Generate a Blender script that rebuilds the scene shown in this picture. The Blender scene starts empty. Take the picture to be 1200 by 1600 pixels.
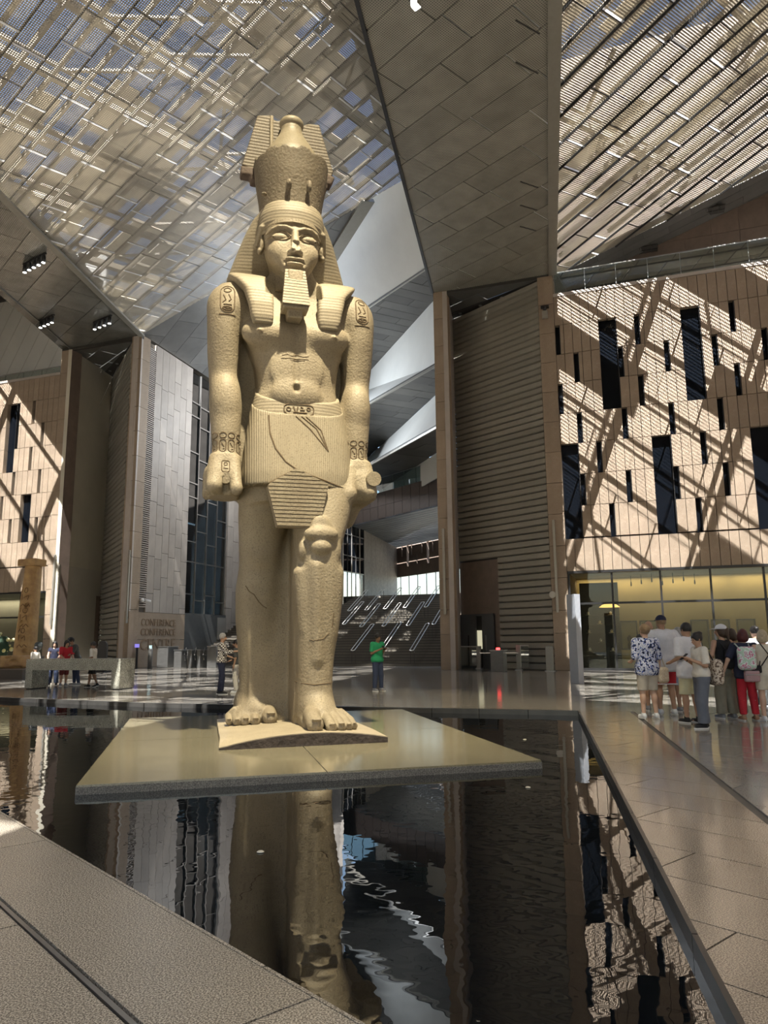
# Museum entrance hall with a colossal granite statue standing in a dark pool
import bpy, bmesh, math, random
import numpy as np
import openvdb
from mathutils import Vector, Matrix
from mathutils.bvhtree import BVHTree
random.seed(4)
RD = math.radians
SC = bpy.context.scene
COL = SC.collection

# ------------------------------------------------------------------ camera
FOC = 1170.0                     # focal length in pixels of the 1200 x 1600 frame
CAMP = Vector((0, 0, 1.5))
pitch = math.atan(200 / 1170); roll = math.atan2(63, 6770)
FW = Vector((0, math.cos(pitch), math.sin(pitch)))
_u0 = Vector((1, 0, 0)).cross(FW)
RT = math.cos(roll) * Vector((1, 0, 0)) - math.sin(roll) * _u0
UPV = math.sin(roll) * Vector((1, 0, 0)) + math.cos(roll) * _u0
cam_d = bpy.data.cameras.new('camera'); cam = bpy.data.objects.new('camera', cam_d); COL.objects.link(cam)
cam_d.sensor_fit = 'VERTICAL'; cam_d.sensor_height = 32.0; cam_d.lens = 32.0 * FOC / 1600
cam_d.clip_start = 0.05; cam_d.clip_end = 800
M3 = Matrix((RT, UPV, -FW)).transposed()
cam.matrix_world = Matrix.Translation(CAMP) @ M3.to_4x4()
SC.camera = cam

# ------------------------------------------------------------------ world, sun, exposure
SUN_AZ, SUN_EL = 80.0, 60.0      # the light travels towards azimuth 80 deg, 60 deg above the horizon
world = bpy.data.worlds.new('sky'); SC.world = world; world.use_nodes = True
wn = world.node_tree.nodes; wl = world.node_tree.links
sky = wn.new('ShaderNodeTexSky'); sky.sky_type = 'NISHITA'; sky.sun_disc = False
sky.sun_elevation = RD(SUN_EL); sky.sun_rotation = RD(190); sky.air_density = 1.2; sky.dust_density = 1.5
wl.new(sky.outputs[0], wn['Background'].inputs[0]); wn['Background'].inputs[1].default_value = 0.25
sd = bpy.data.lights.new('sun', 'SUN'); sd.energy = 44.0; sd.angle = RD(0.3); sd.color = (1, .975, .93)
sun = bpy.data.objects.new('sun', sd); COL.objects.link(sun)
sdir = Vector((math.cos(RD(SUN_AZ)) * math.cos(RD(SUN_EL)), math.sin(RD(SUN_AZ)) * math.cos(RD(SUN_EL)), -math.sin(RD(SUN_EL))))
sun.rotation_euler = sdir.to_track_quat('-Z', 'Y').to_euler(); sun.location = (0, 0, 60)
SC.view_settings.view_transform = 'Standard'; SC.view_settings.look = 'None'
SC.view_settings.exposure = 0.30; SC.view_settings.gamma = 1.0; SC.view_settings.use_curve_mapping = False
SC.cycles.max_bounces = 9; SC.cycles.diffuse_bounces = 4; SC.cycles.glossy_bounces = 4
SC.cycles.transparent_max_bounces = 16; SC.cycles.transmission_bounces = 4
SC.cycles.sample_clamp_indirect = 4.0; SC.cycles.use_denoising = True
SC.cycles.caustics_reflective = False; SC.cycles.caustics_refractive = False

# ------------------------------------------------------------------ measuring helpers (photo survey -> points on real planes)
def ray(x, y): return FW + RT * ((x - 600) / FOC) + UPV * ((800 - y) / FOC)
def on_z(x, y, z=0.0):
    d = ray(x, y); return CAMP + d * ((z - CAMP.z) / d.z)
def on_pl(x, y, P, n):
    d = ray(x, y); return CAMP + d * ((P - CAMP).dot(n) / d.dot(n))
def z_above(x, y, P):
    d = ray(x, y); return (CAMP + d * (math.hypot(P.x, P.y) / math.hypot(d.x, d.y))).z
def azv(a): return Vector((math.cos(RD(a)), math.sin(RD(a)), 0))

# ------------------------------------------------------------------ materials
MATS = {}
def nodes_of(m):
    m.use_nodes = True; nt = m.node_tree
    return nt, nt.nodes, nt.links, nt.nodes['Principled BSDF']
def ramp(nd, pts):
    r = nd.new('ShaderNodeValToRGB'); e = r.color_ramp.elements
    while len(e) < len(pts): e.new(0.5)
    for i, (p, c) in enumerate(pts):
        e[i].position = p; e[i].color = tuple(c) + (1,) if len(c) == 3 else c
    return r
def mat(name, c, rough=0.6, metal=0.0, var=0.0, c2=None, scale=4.0, bump=0.0, bscale=60.0, spec=None, rand=0.0,
        coord='Object', emit=None, estr=0.0, detail=4.0, speck=None, coat=0.0):
    """general procedural surface: noise between c and c2, per-piece tone, optional fine relief"""
    if name in MATS: return MATS[name]
    m = bpy.data.materials.new(name); nt, nd, lk, b = nodes_of(m)
    b.inputs['Roughness'].default_value = rough; b.inputs['Metallic'].default_value = metal
    if spec is not None: b.inputs['Specular IOR Level'].default_value = spec
    if coat: b.inputs['Coat Weight'].default_value = coat; b.inputs['Coat Roughness'].default_value = 0.05
    if coord == 'World':
        src = nd.new('ShaderNodeNewGeometry').outputs['Position']
    else:
        src = nd.new('ShaderNodeTexCoord').outputs['Object']
    c2 = c2 or tuple(min(1, v * (1 - max(var, .08))) for v in c)
    nz = nd.new('ShaderNodeTexNoise'); nz.inputs['Scale'].default_value = scale; nz.inputs['Detail'].default_value = detail
    nz.inputs['Roughness'].default_value = 0.65
    lk.new(src, nz.inputs['Vector'])
    rp = ramp(nd, [(0.35, c2), (0.65, c)]); lk.new(nz.outputs['Fac'], rp.inputs[0]); out = rp.outputs[0]
    if speck:
        n2 = nd.new('ShaderNodeTexNoise'); n2.inputs['Scale'].default_value = speck[1]; n2.inputs['Detail'].default_value = 2
        lk.new(src, n2.inputs['Vector'])
        r2 = ramp(nd, [(speck[2] if len(speck) > 2 else .38, (0, 0, 0)), ((speck[2] if len(speck) > 2 else .38) + .13, (1, 1, 1))])
        lk.new(n2.outputs['Fac'], r2.inputs[0])
        mx = nd.new('ShaderNodeMix'); mx.data_type = 'RGBA'; mx.inputs['A'].default_value = tuple(speck[0]) + (1,)
        lk.new(r2.outputs[0], mx.inputs['Factor']); lk.new(out, mx.inputs['B']); out = mx.outputs['Result']
    if rand:
        oi = nd.new('ShaderNodeObjectInfo'); mr = nd.new('ShaderNodeMapRange')
        mr.inputs[3].default_value = 1 - rand; mr.inputs[4].default_value = 1 + rand
        lk.new(oi.outputs['Random'], mr.inputs[0])
        hs = nd.new('ShaderNodeHueSaturation'); lk.new(mr.outputs[0], hs.inputs['Value']); lk.new(out, hs.inputs['Color']); out = hs.outputs[0]
    lk.new(out, b.inputs['Base Color'])
    if bump:
        n3 = nd.new('ShaderNodeTexNoise'); n3.inputs['Scale'].default_value = bscale; n3.inputs['Detail'].default_value = 5
        lk.new(src, n3.inputs['Vector']); bp = nd.new('ShaderNodeBump'); bp.inputs['Strength'].default_value = bump
        bp.inputs['Distance'].default_value = 0.02
        lk.new(n3.outputs['Fac'], bp.inputs['Height']); lk.new(bp.outputs[0], b.inputs['Normal'])
    if emit: b.inputs['Emission Color'].default_value = tuple(emit) + (1,); b.inputs['Emission Strength'].default_value = estr
    MATS[name] = m; return m
def perforated(name, c, pitch_, rad, see=1.0, rough=0.45, metal=0.0, dark=(.02, .02, .02), c2=None, rand=.1):
    """sheet metal with rows of round holes; see=1 lets light through the holes, see=0 shows a dark backing"""
    m = bpy.data.materials.new(name); nt, nd, lk, b = nodes_of(m)
    tc = nd.new('ShaderNodeTexCoord'); sc = nd.new('ShaderNodeVectorMath'); sc.operation = 'SCALE'; sc.inputs['Scale'].default_value = 1 / pitch_
    lk.new(tc.outputs['Object'], sc.inputs[0]); fr = nd.new('ShaderNodeVectorMath'); fr.operation = 'FRACTION'; lk.new(sc.outputs[0], fr.inputs[0])
    sb = nd.new('ShaderNodeVectorMath'); sb.operation = 'SUBTRACT'; sb.inputs[1].default_value = (.5, .5, 0); lk.new(fr.outputs[0], sb.inputs[0])
    mu = nd.new('ShaderNodeVectorMath'); mu.operation = 'MULTIPLY'; mu.inputs[1].default_value = (1, 1, 0); lk.new(sb.outputs[0], mu.inputs[0])
    ln = nd.new('ShaderNodeVectorMath'); ln.operation = 'LENGTH'; lk.new(mu.outputs[0], ln.inputs[0])
    lt = nd.new('ShaderNodeMath'); lt.operation = 'LESS_THAN'; lt.inputs[1].default_value = rad; lk.new(ln.outputs['Value'], lt.inputs[0])
    nz = nd.new('ShaderNodeTexNoise'); nz.inputs['Scale'].default_value = 1.3; nz.inputs['Detail'].default_value = 5
    lk.new(tc.outputs['Object'], nz.inputs['Vector'])
    rp = ramp(nd, [(.3, c2 or tuple(v * .75 for v in c)), (.7, c)]); lk.new(nz.outputs['Fac'], rp.inputs[0])
    oi = nd.new('ShaderNodeObjectInfo'); mr = nd.new('ShaderNodeMapRange'); mr.inputs[3].default_value = 1 - rand; mr.inputs[4].default_value = 1 + rand
    lk.new(oi.outputs['Random'], mr.inputs[0]); hs = nd.new('ShaderNodeHueSaturation'); lk.new(mr.outputs[0], hs.inputs['Value']); lk.new(rp.outputs[0], hs.inputs['Color'])
    b.inputs['Roughness'].default_value = rough; b.inputs['Metallic'].default_value = metal
    if see:
        lk.new(hs.outputs[0], b.inputs['Base Color'])
        tr = nd.new('ShaderNodeBsdfTransparent'); mx = nd.new('ShaderNodeMixShader')
        lk.new(lt.outputs[0], mx.inputs[0]); lk.new(b.outputs[0], mx.inputs[1]); lk.new(tr.outputs[0], mx.inputs[2])
        lk.new(mx.outputs[0], nd['Material Output'].inputs[0])
    else:
        mx = nd.new('ShaderNodeMix'); mx.data_type = 'RGBA'; mx.inputs['B'].default_value = dark + (1,)
        lk.new(lt.outputs[0], mx.inputs['Factor']); lk.new(hs.outputs[0], mx.inputs['A']); lk.new(mx.outputs['Result'], b.inputs['Base Color'])
    MATS[name] = m; return m
def glass(name, tint=(.8, .9, .95), dark=0.0, rough=0.0, refl=0.12):
    m = bpy.data.materials.new(name); m.use_nodes = True; nd = m.node_tree.nodes; lk = m.node_tree.links; nd.remove(nd['Principled BSDF'])
    tr = nd.new('ShaderNodeBsdfTransparent'); tr.inputs[0].default_value = tuple(v * (1 - dark) for v in tint) + (1,)
    gl = nd.new('ShaderNodeBsdfGlossy'); gl.inputs['Roughness'].default_value = rough
    lw = nd.new('ShaderNodeLayerWeight'); lw.inputs[0].default_value = .5
    pw = nd.new('ShaderNodeMath'); pw.operation = 'POWER'; pw.inputs[1].default_value = 4.0; lk.new(lw.outputs['Facing'], pw.inputs[0])
    ad = nd.new('ShaderNodeMath'); ad.operation = 'MULTIPLY_ADD'; ad.inputs[1].default_value = .8; ad.inputs[2].default_value = refl; ad.use_clamp = True
    lk.new(pw.outputs[0], ad.inputs[0]); mx = nd.new('ShaderNodeMixShader')
    lk.new(ad.outputs[0], mx.inputs[0]); lk.new(tr.outputs[0], mx.inputs[1]); lk.new(gl.outputs[0], mx.inputs[2]); lk.new(mx.outputs[0], nd['Material Output'].inputs[0])
    MATS[name] = m; return m

# ------------------------------------------------------------------ object helpers
def tag(o, label=None, cat=None, group=None, kind=None):
    if label: o['label'] = label
    if cat: o['category'] = cat
    if group: o['group'] = group
    if kind: o['kind'] = kind
    return o
MWS = {}
def empty(name, loc=(0, 0, 0), rz=0.0, label=None, cat=None, group=None, kind=None, mw=None):
    o = bpy.data.objects.new(name, None); COL.objects.link(o); o.empty_display_size = 0.2
    mw = mw if mw is not None else Matrix.Translation(Vector(loc)) @ Matrix.Rotation(rz, 4, 'Z')
    o.matrix_basis = mw; MWS[o.name] = mw.copy()
    return tag(o, label, cat, group, kind)
def under(o, root):
    """parent o (placed in world space) to root"""
    o.parent = root; o.matrix_basis = MWS[root.name].inverted() @ MWS[o.name]
def link(name, me, m, parent=None, loc=None, rz=None):
    o = bpy.data.objects.new(name, me)
    if m is not None and not me.materials: me.materials.append(m)
    COL.objects.link(o)
    if parent is not None: o.parent = parent
    if loc is not None: o.location = loc
    if rz is not None: o.rotation_euler = (0, 0, rz)
    return o
class MB:
    """collects simple shapes into one mesh"""
    def __init__(s): s.v = []; s.f = []
    def add(s, vs, fs):
        n = len(s.v); s.v += [tuple(v) for v in vs]; s.f += [tuple(i + n for i in f) for f in fs]; return s
    def box(s, x0, x1, y0, y1, z0, z1):
        return s.add([(x0, y0, z0), (x1, y0, z0), (x1, y1, z0), (x0, y1, z0), (x0, y0, z1), (x1, y0, z1), (x1, y1, z1), (x0, y1, z1)],
                     [(0, 3, 2, 1), (4, 5, 6, 7), (0, 1, 5, 4), (1, 2, 6, 5), (2, 3, 7, 6), (3, 0, 4, 7)])
    def bar(s, a, b, w, h=None, up=(0, 0, 1)):
        h = h or w; a = Vector(a); b = Vector(b); d = (b - a).normalized(); up = Vector(up)
        if abs(d.dot(up)) > .98: up = Vector((1, 0, 0))
        x = d.cross(up).normalized(); z = x.cross(d)
        vs = [p + x * (sx * w / 2) + z * (sz * h / 2) for p in (a, b) for sx, sz in ((-1, -1), (1, -1), (1, 1), (-1, 1))]
        return s.add(vs, [(3, 2, 1, 0), (4, 5, 6, 7), (0, 1, 5, 4), (1, 2, 6, 5), (2, 3, 7, 6), (3, 0, 4, 7)])
    def tube(s, pts, r, n=8, close=True):
        pts = [Vector(p) for p in pts]; rs = r if isinstance(r, (list, tuple)) else [r] * len(pts); vs = []; ref = Vector((.13, .21, .97))
        for i, p in enumerate(pts):
            d = (pts[min(i + 1, len(pts) - 1)] - pts[max(i - 1, 0)]).normalized()
            if abs(d.dot(ref)) > .97: ref = Vector((1, .1, 0))
            x = d.cross(ref).normalized(); y = x.cross(d)
            vs += [p + (x * math.cos(2 * math.pi * k / n) + y * math.sin(2 * math.pi * k / n)) * rs[i] for k in range(n)]
        fs = [(i * n + k, i * n + (k + 1) % n, (i + 1) * n + (k + 1) % n, (i + 1) * n + k) for i in range(len(pts) - 1) for k in range(n)]
        if close: fs += [tuple(range(n))[::-1], tuple((len(pts) - 1) * n + k for k in range(n))]
        return s.add(vs, fs)
    def lathe(s, prof, n=24, c=(0, 0, 0)):
        vs = [(c[0] + r * math.cos(2 * math.pi * k / n), c[1] + r * math.sin(2 * math.pi * k / n), c[2] + z) for r, z in prof for k in range(n)]
        fs = [(i * n + k, i * n + (k + 1) % n, (i + 1) * n + (k + 1) % n, (i + 1) * n + k) for i in range(len(prof) - 1) for k in range(n)]
        fs += [tuple(range(n))[::-1], tuple((len(prof) - 1) * n + k for k in range(n))]
        return s.add(vs, fs)
    def prism(s, poly, vec):
        """solid between polygon poly (3D points) and the polygon moved by vec"""
        n = len(poly); vec = Vector(vec)
        return s.add([Vector(p) for p in poly] + [Vector(p) + vec for p in poly],
                     [tuple(range(n))[::-1], tuple(range(n, 2 * n))] + [(i, (i + 1) % n, n + (i + 1) % n, n + i) for i in range(n)])
    def ball(s, c, r, nu=12, nv=8):
        r = (r, r, r) if isinstance(r, (int, float)) else r
        pf = [(math.sin(math.pi * (j + .001 if j == 0 else (nv - .001 if j == nv else j)) / nv), -math.cos(math.pi * j / nv)) for j in range(nv + 1)]
        vs = [(c[0] + r[0] * q * math.cos(2 * math.pi * k / nu), c[1] + r[1] * q * math.sin(2 * math.pi * k / nu), c[2] + r[2] * w) for q, w in pf for k in range(nu)]
        fs = [(i * nu + k, i * nu + (k + 1) % nu, (i + 1) * nu + (k + 1) % nu, (i + 1) * nu + k) for i in range(nv) for k in range(nu)]
        return s.add(vs, fs)
    def mesh(s, name, smooth=False):
        me = bpy.data.meshes.new(name); me.from_pydata(s.v, [], s.f); me.update()
        bm = bmesh.new(); bm.from_mesh(me); bmesh.ops.recalc_face_normals(bm, faces=bm.faces); bm.to_mesh(me); bm.free()
        if smooth: me.polygons.foreach_set('use_smooth', [True] * len(me.polygons))
        return me
    def build(s, name, m, parent=None, smooth=False, loc=None, rz=None, bevel=0):
        o = link(name, s.mesh(name, smooth), m, parent, loc, rz)
        if bevel:
            b = o.modifiers.new('bevel', 'BEVEL'); b.width = bevel; b.segments = 2; b.limit_method = 'ANGLE'; b.angle_limit = RD(40)
        return o
BOXES = {}
def piece(name, m, parent, x0, x1, y0, y1, z0, z1):
    """a box piece; equal sizes share one mesh"""
    k = (name, m.name, round(x1 - x0, 3), round(y1 - y0, 3), round(z1 - z0, 3))
    if k not in BOXES:
        bv = min(.008, k[2] / 8, k[3] / 8, k[4] / 8); w, d, h = k[2] / 2, k[3] / 2, k[4] / 2
        BOXES[k] = MB().box(-w, w, -d, d, -h, h).mesh(name)
    return link(name, BOXES[k], m, parent, ((x0 + x1) / 2, (y0 + y1) / 2, (z0 + z1) / 2))
def clip(poly, sub):
    """clip 2D polygon sub by convex polygon poly (counter-clockwise)"""
    out = list(sub)
    for i in range(len(poly)):
        a = poly[i]; b = poly[(i + 1) % len(poly)]; inp = out; out = []
        if not inp: return []
        def side(p): return (b[0] - a[0]) * (p[1] - a[1]) - (b[1] - a[1]) * (p[0] - a[0])
        for j in range(len(inp)):
            p = inp[j]; q = inp[(j + 1) % len(inp)]; sp = side(p); sq = side(q)
            if sp >= 0: out.append(p)
            if (sp >= 0) != (sq >= 0):
                t = sp / (sp - sq); out.append((p[0] + (q[0] - p[0]) * t, p[1] + (q[1] - p[1]) * t))
    return out
def area(p): return .5 * sum(p[i][0] * p[(i + 1) % len(p)][1] - p[(i + 1) % len(p)][0] * p[i][1] for i in range(len(p)))

# ------------------------------------------------------------------ solid modelling on a voxel grid (one continuous carved surface)
class SDF:
    def __init__(s, lo, hi, res):
        s.lo = np.array(lo, np.float32); s.res = res
        s.n = np.ceil((np.array(hi) - s.lo) / res).astype(int) + 1
        s.f = np.full(s.n, 1.0, np.float32)
    def _reg(s, lo, hi):
        a = np.clip(np.floor((np.array(lo) - s.lo) / s.res).astype(int), 0, s.n - 1)
        b = np.clip(np.ceil((np.array(hi) - s.lo) / s.res).astype(int) + 1, 1, s.n)
        sl = tuple(slice(a[i], max(b[i], a[i] + 1)) for i in range(3))
        g = [(s.lo[i] + s.res * np.arange(sl[i].start, sl[i].stop, dtype=np.float32)) for i in range(3)]
        return sl, g[0][:, None, None], g[1][None, :, None], g[2][None, None, :]
    def op(s, fn, lo, hi, k=0.0, mode='u'):
        pad = k + 4 * s.res
        sl, X, Y, Z = s._reg([v - pad for v in lo], [v + pad for v in hi])
        d = fn(X, Y, Z).astype(np.float32); f = s.f[sl]
        if mode == 's': f, d, sg = -f, d, -1
        elif mode == 'i': f, d, sg = -f, -d, -1
        else: sg = 1
        if k > 0:
            h = np.maximum(k - np.abs(f - d), 0) / k; r = np.minimum(f, d) - h * h * k * .25
        else: r = np.minimum(f, d)
        s.f[sl] = sg * r; return s
    def ell(s, c, r, k=0.0, mode='u', rz=0.0):
        cs, sn = math.cos(rz), math.sin(rz)
        def fn(X, Y, Z):
            x, y = X - c[0], Y - c[1]; x, y = x * cs + y * sn, -x * sn + y * cs
            a = np.sqrt((x / r[0]) ** 2 + (y / r[1]) ** 2 + ((Z - c[2]) / r[2]) ** 2)
            b = np.sqrt((x / r[0] ** 2) ** 2 + (y / r[1] ** 2) ** 2 + ((Z - c[2]) / r[2] ** 2) ** 2) + 1e-6
            return a * (a - 1) / b
        R = max(r[0], r[1]) if rz else 0
        q = (max(r[0], R), max(r[1], R), r[2])
        return s.op(fn, [c[i] - q[i] for i in range(3)], [c[i] + q[i] for i in range(3)], k, mode)
    def cap(s, a, b, ra, rb=None, k=0.0, mode='u', sq=None):
        rb = ra if rb is None else rb; a = np.array(a, float); b = np.array(b, float); ab = b - a; L = float(ab @ ab) + 1e-9; R = max(ra, rb)
        def fn(X, Y, Z):
            x, y, z = X - a[0], Y - a[1], Z - a[2]
            t = np.clip((x * ab[0] + y * ab[1] + z * ab[2]) / L, 0, 1)
            q = (1, 1, 1) if sq is None else sq
            return np.sqrt(((x - t * ab[0]) / q[0]) ** 2 + ((y - t * ab[1]) / q[1]) ** 2 + ((z - t * ab[2]) / q[2]) ** 2) - (ra + (rb - ra) * t)
        m = R * (1 if sq is None else max(sq))
        return s.op(fn, np.minimum(a, b) - m, np.maximum(a, b) + m, k, mode)
    def chain(s, pts, rs, k=0.02, mode='u', sq=None):
        for i in range(len(pts) - 1): s.cap(pts[i], pts[i + 1], rs[i], rs[i + 1], k, mode, sq)
        return s
    def box(s, c, h, r=0.0, k=0.0, mode='u', rx=0.0, ry=0.0, rz=0.0):
        M = (Matrix.Rotation(rz, 3, 'Z') @ Matrix.Rotation(ry, 3, 'Y') @ Matrix.Rotation(rx, 3, 'X')).transposed()
        def fn(X, Y, Z):
            x, y, z = X - c[0], Y - c[1], Z - c[2]
            q = [np.abs(M[i][0] * x + M[i][1] * y + M[i][2] * z) - (h[i] - r) for i in range(3)]
            o = np.sqrt(np.maximum(q[0], 0) ** 2 + np.maximum(q[1], 0) ** 2 + np.maximum(q[2], 0) ** 2)
            return o + np.minimum(np.maximum(q[0], np.maximum(q[1], q[2])), 0) - r
        R = math.sqrt(sum(v * v for v in h)) if (rx or ry or rz) else 0
        e = [max(v, R) for v in h]
        return s.op(fn, [c[i] - e[i] for i in range(3)], [c[i] + e[i] for i in range(3)], k, mode)
    def loft(s, rows, n=2.0, k=0.0, mode='u', grow=0.0, zmin=None, zmax=None, capr=0.0):
        """rows of (z, cx, cy, rx, ry): stacked super-ellipse sections"""
        rows = sorted(rows); zz = np.array([r[0] for r in rows]); A = np.array([r[1:] for r in rows], float)
        z0 = zz[0] if zmin is None else zmin; z1 = zz[-1] if zmax is None else zmax
        fz = np.linspace(zz[0], zz[-1], 200); sm = []
        for j in range(4):
            v = np.interp(fz, zz, A[:, j]); kk = np.ones(9) / 9; vp = np.pad(v, 8, mode='edge'); sm.append(np.convolve(np.convolve(vp, kk, 'same'), kk, 'same')[8:-8])
        def fn(X, Y, Z):
            P = [np.interp(Z, fz, sm[j]) for j in range(4)]; rx = P[2] + grow; ry = P[3] + grow
            a = (np.abs((X - P[0]) / rx) ** n + np.abs((Y - P[1]) / ry) ** n) ** (1 / n)
            d = (a - 1) * np.minimum(rx, ry)
            return np.maximum(d, np.maximum(z0 - Z, Z - z1))
        lo = [min(A[:, 0] - A[:, 2]) - grow, min(A[:, 1] - A[:, 3]) - grow, z0]; hi = [max(A[:, 0] + A[:, 2]) + grow, max(A[:, 1] + A[:, 3]) + grow, z1]
        return s.op(fn, lo, hi, k, mode)
    def cut(s, p, nrm, k=0.0):
        """remove everything on the side the normal points to"""
        nrm = np.array(nrm, float); nrm /= np.linalg.norm(nrm)
        hi = s.lo + s.res * s.n
        return s.op(lambda X, Y, Z: -((X - p[0]) * nrm[0] + (Y - p[1]) * nrm[1] + (Z - p[2]) * nrm[2]), s.lo, hi, k, 's')
    def mesh(s, name, adapt=0.0):
        w = 3 * s.res
        f = s.f.copy(); f[0] = f[-1] = 1; f[:, 0] = f[:, -1] = 1; f[:, :, 0] = f[:, :, -1] = 1
        G = openvdb.FloatGrid(float(w)); G.copyFromArray(np.ascontiguousarray(np.clip(f, -w, w).astype(np.float32)))
        r = G.convertToPolygons(isovalue=0.0, adaptivity=adapt)
        P, T, Q = r[0] * s.res + s.lo, r[1], r[2]
        me = bpy.data.meshes.new(name)
        nl = len(T) * 3 + len(Q) * 4; me.vertices.add(len(P)); me.vertices.foreach_set('co', P.astype(np.float32).ravel())
        me.loops.add(nl); me.loops.foreach_set('vertex_index', np.concatenate([T[:, ::-1].ravel(), Q[:, ::-1].ravel()]).astype(np.int32))
        me.polygons.add(len(T) + len(Q))
        me.polygons.foreach_set('loop_start', np.concatenate([np.arange(len(T)) * 3, len(T) * 3 + np.arange(len(Q)) * 4]).astype(np.int32))
        me.update(calc_edges=True); me.validate()
        me.polygons.foreach_set('use_smooth', [True] * len(me.polygons)); return me
    def build(s, name, m, parent=None, adapt=0.0):
        return link(name, s.mesh(name, adapt), m, parent)
# ================================================================== MATERIALS OF THE PLACE
SANDST = mat('sandstone', (.39, .315, .235), .7, var=.18, scale=1.6, bump=.25, bscale=30, rand=.07, speck=((.30, .21, .15), 55))
PALEST = mat('pale_stone', (.50, .45, .41), .6, var=.12, scale=1.2, bump=.2, bscale=30, rand=.07)
DARKST = mat('brown_stone', (.21, .16, .13), .6, var=.2, scale=1.5, bump=.2, rand=.06)
PLASTER = mat('smooth_plaster', (.62, .58, .48), .75, var=.08, scale=.6, bump=.05)
BAND = mat('base_plaster', (.56, .53, .46), .7, var=.06, scale=.6)
WHITEP = mat('white_panel', (.70, .71, .69), .55, var=.10, scale=.35, detail=8)
GREYP = mat('grey_panel', (.155, .155, .15), .42, var=.25, scale=.5, rand=.16, metal=.3)
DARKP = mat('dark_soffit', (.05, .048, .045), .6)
SLAT = mat('slat_metal', (.33, .31, .265), .5, metal=.1, var=.12, scale=1.0, rand=.08)
STEEL = mat('brushed_steel', (.42, .42, .42), .3, metal=.9)
DKMET = mat('dark_metal', (.05, .05, .052), .4, metal=.6)
BLKGL = mat('black_glass', (.006, .008, .012), .06, spec=.22)
BLUGL = glass('blue_glass', (.40, .52, .62), .72, refl=.08)
CLRGL = glass('clear_glass', (.97, .98, .98), .0, refl=.03)
SHOPGL = glass('shop_glass', (.88, .92, .88), .05, refl=.03)
GOLDW = mat('golden_wall', (.46, .345, .175), .55, var=.12, scale=1.2)
CONC = mat('dark_concrete', (.19, .175, .16), .8, var=.35, scale=.8, detail=8)
BEAMM = mat('roof_steel', (.36, .32, .26), .6, var=.2)
SKINM = mat('roof_skin', (.56, .51, .42), .7, var=.3, scale=1.0, rand=.25)
nt = SKINM.node_tree; b = nt.nodes['Principled BSDF']
_t = nt.nodes.new('ShaderNodeBsdfTranslucent'); _t.inputs[0].default_value = (.78, .75, .68, 1)
_m = nt.nodes.new('ShaderNodeMixShader'); _m.inputs[0].default_value = .19
nt.links.new(b.outputs[0], _m.inputs[1]); nt.links.new(_t.outputs[0], _m.inputs[2]); nt.links.new(_m.outputs[0], nt.nodes['Material Output'].inputs[0])
STRIP = mat('sky_gap_strip', (.9, .9, .9), .4)  # translucent strips added to imitate bright sky seen through open joints
nt = STRIP.node_tree; b = nt.nodes['Principled BSDF']
_t = nt.nodes.new('ShaderNodeBsdfTranslucent'); _t.inputs[0].default_value = (.95, .95, .95, 1)
_m = nt.nodes.new('ShaderNodeMixShader'); _m.inputs[0].default_value = .75
nt.links.new(b.outputs[0], _m.inputs[1]); nt.links.new(_t.outputs[0], _m.inputs[2]); nt.links.new(_m.outputs[0], nt.nodes['Material Output'].inputs[0])
GREYD = mat('grey_board', (.075, .072, .066), .45, var=.3, scale=.5, rand=.3)
BRIDGEM = mat('bridge_cladding', (.075, .055, .045), .55, var=.15, rand=.08)
SIDEST = mat('side_wall_stone', (.40, .355, .315), .6, var=.12, scale=1.2, bump=.2, bscale=30, rand=.09)
MESHP = perforated('perforated_panel', (.38, .345, .28), .085, .37, 1.0, .5, rand=.12)
MESHD = perforated('perforated_dark_panel', (.33, .315, .27), .07, .24, 0, .45, metal=.15, rand=.1)
MESHG = perforated('perforated_grey_panel', (.30, .30, .275), .07, .24, 0, .25, metal=.45, rand=.12)

# ================================================================== SURVEY FRAME OF THE ENTRANCE WALL
WAZ = -19.5; WU = azv(WAZ); WN = azv(WAZ + 90); WP = Vector((2.76, 38.03, 0))
WM = Matrix.Translation(WP) @ Matrix.Rotation(RD(WAZ), 4, 'Z')
def on_w(x, y, t=0.0):
    P = on_pl(x, y, WP + WN * t, WN); return (P - WP).dot(WU), P.z
def wpt(s, t=0.0, z=0.0): return WP + WU * s + WN * t + Vector((0, 0, z))
def wempty(name, kind='structure', label=None, cat=None): return empty(name, mw=WM, kind=kind, label=label, cat=cat)
ROW = 1.553
TOPZ = 18.70
GAZ = -48.5                      # azimuth of the second grid (roof panels, paving joints, stairs)

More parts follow.
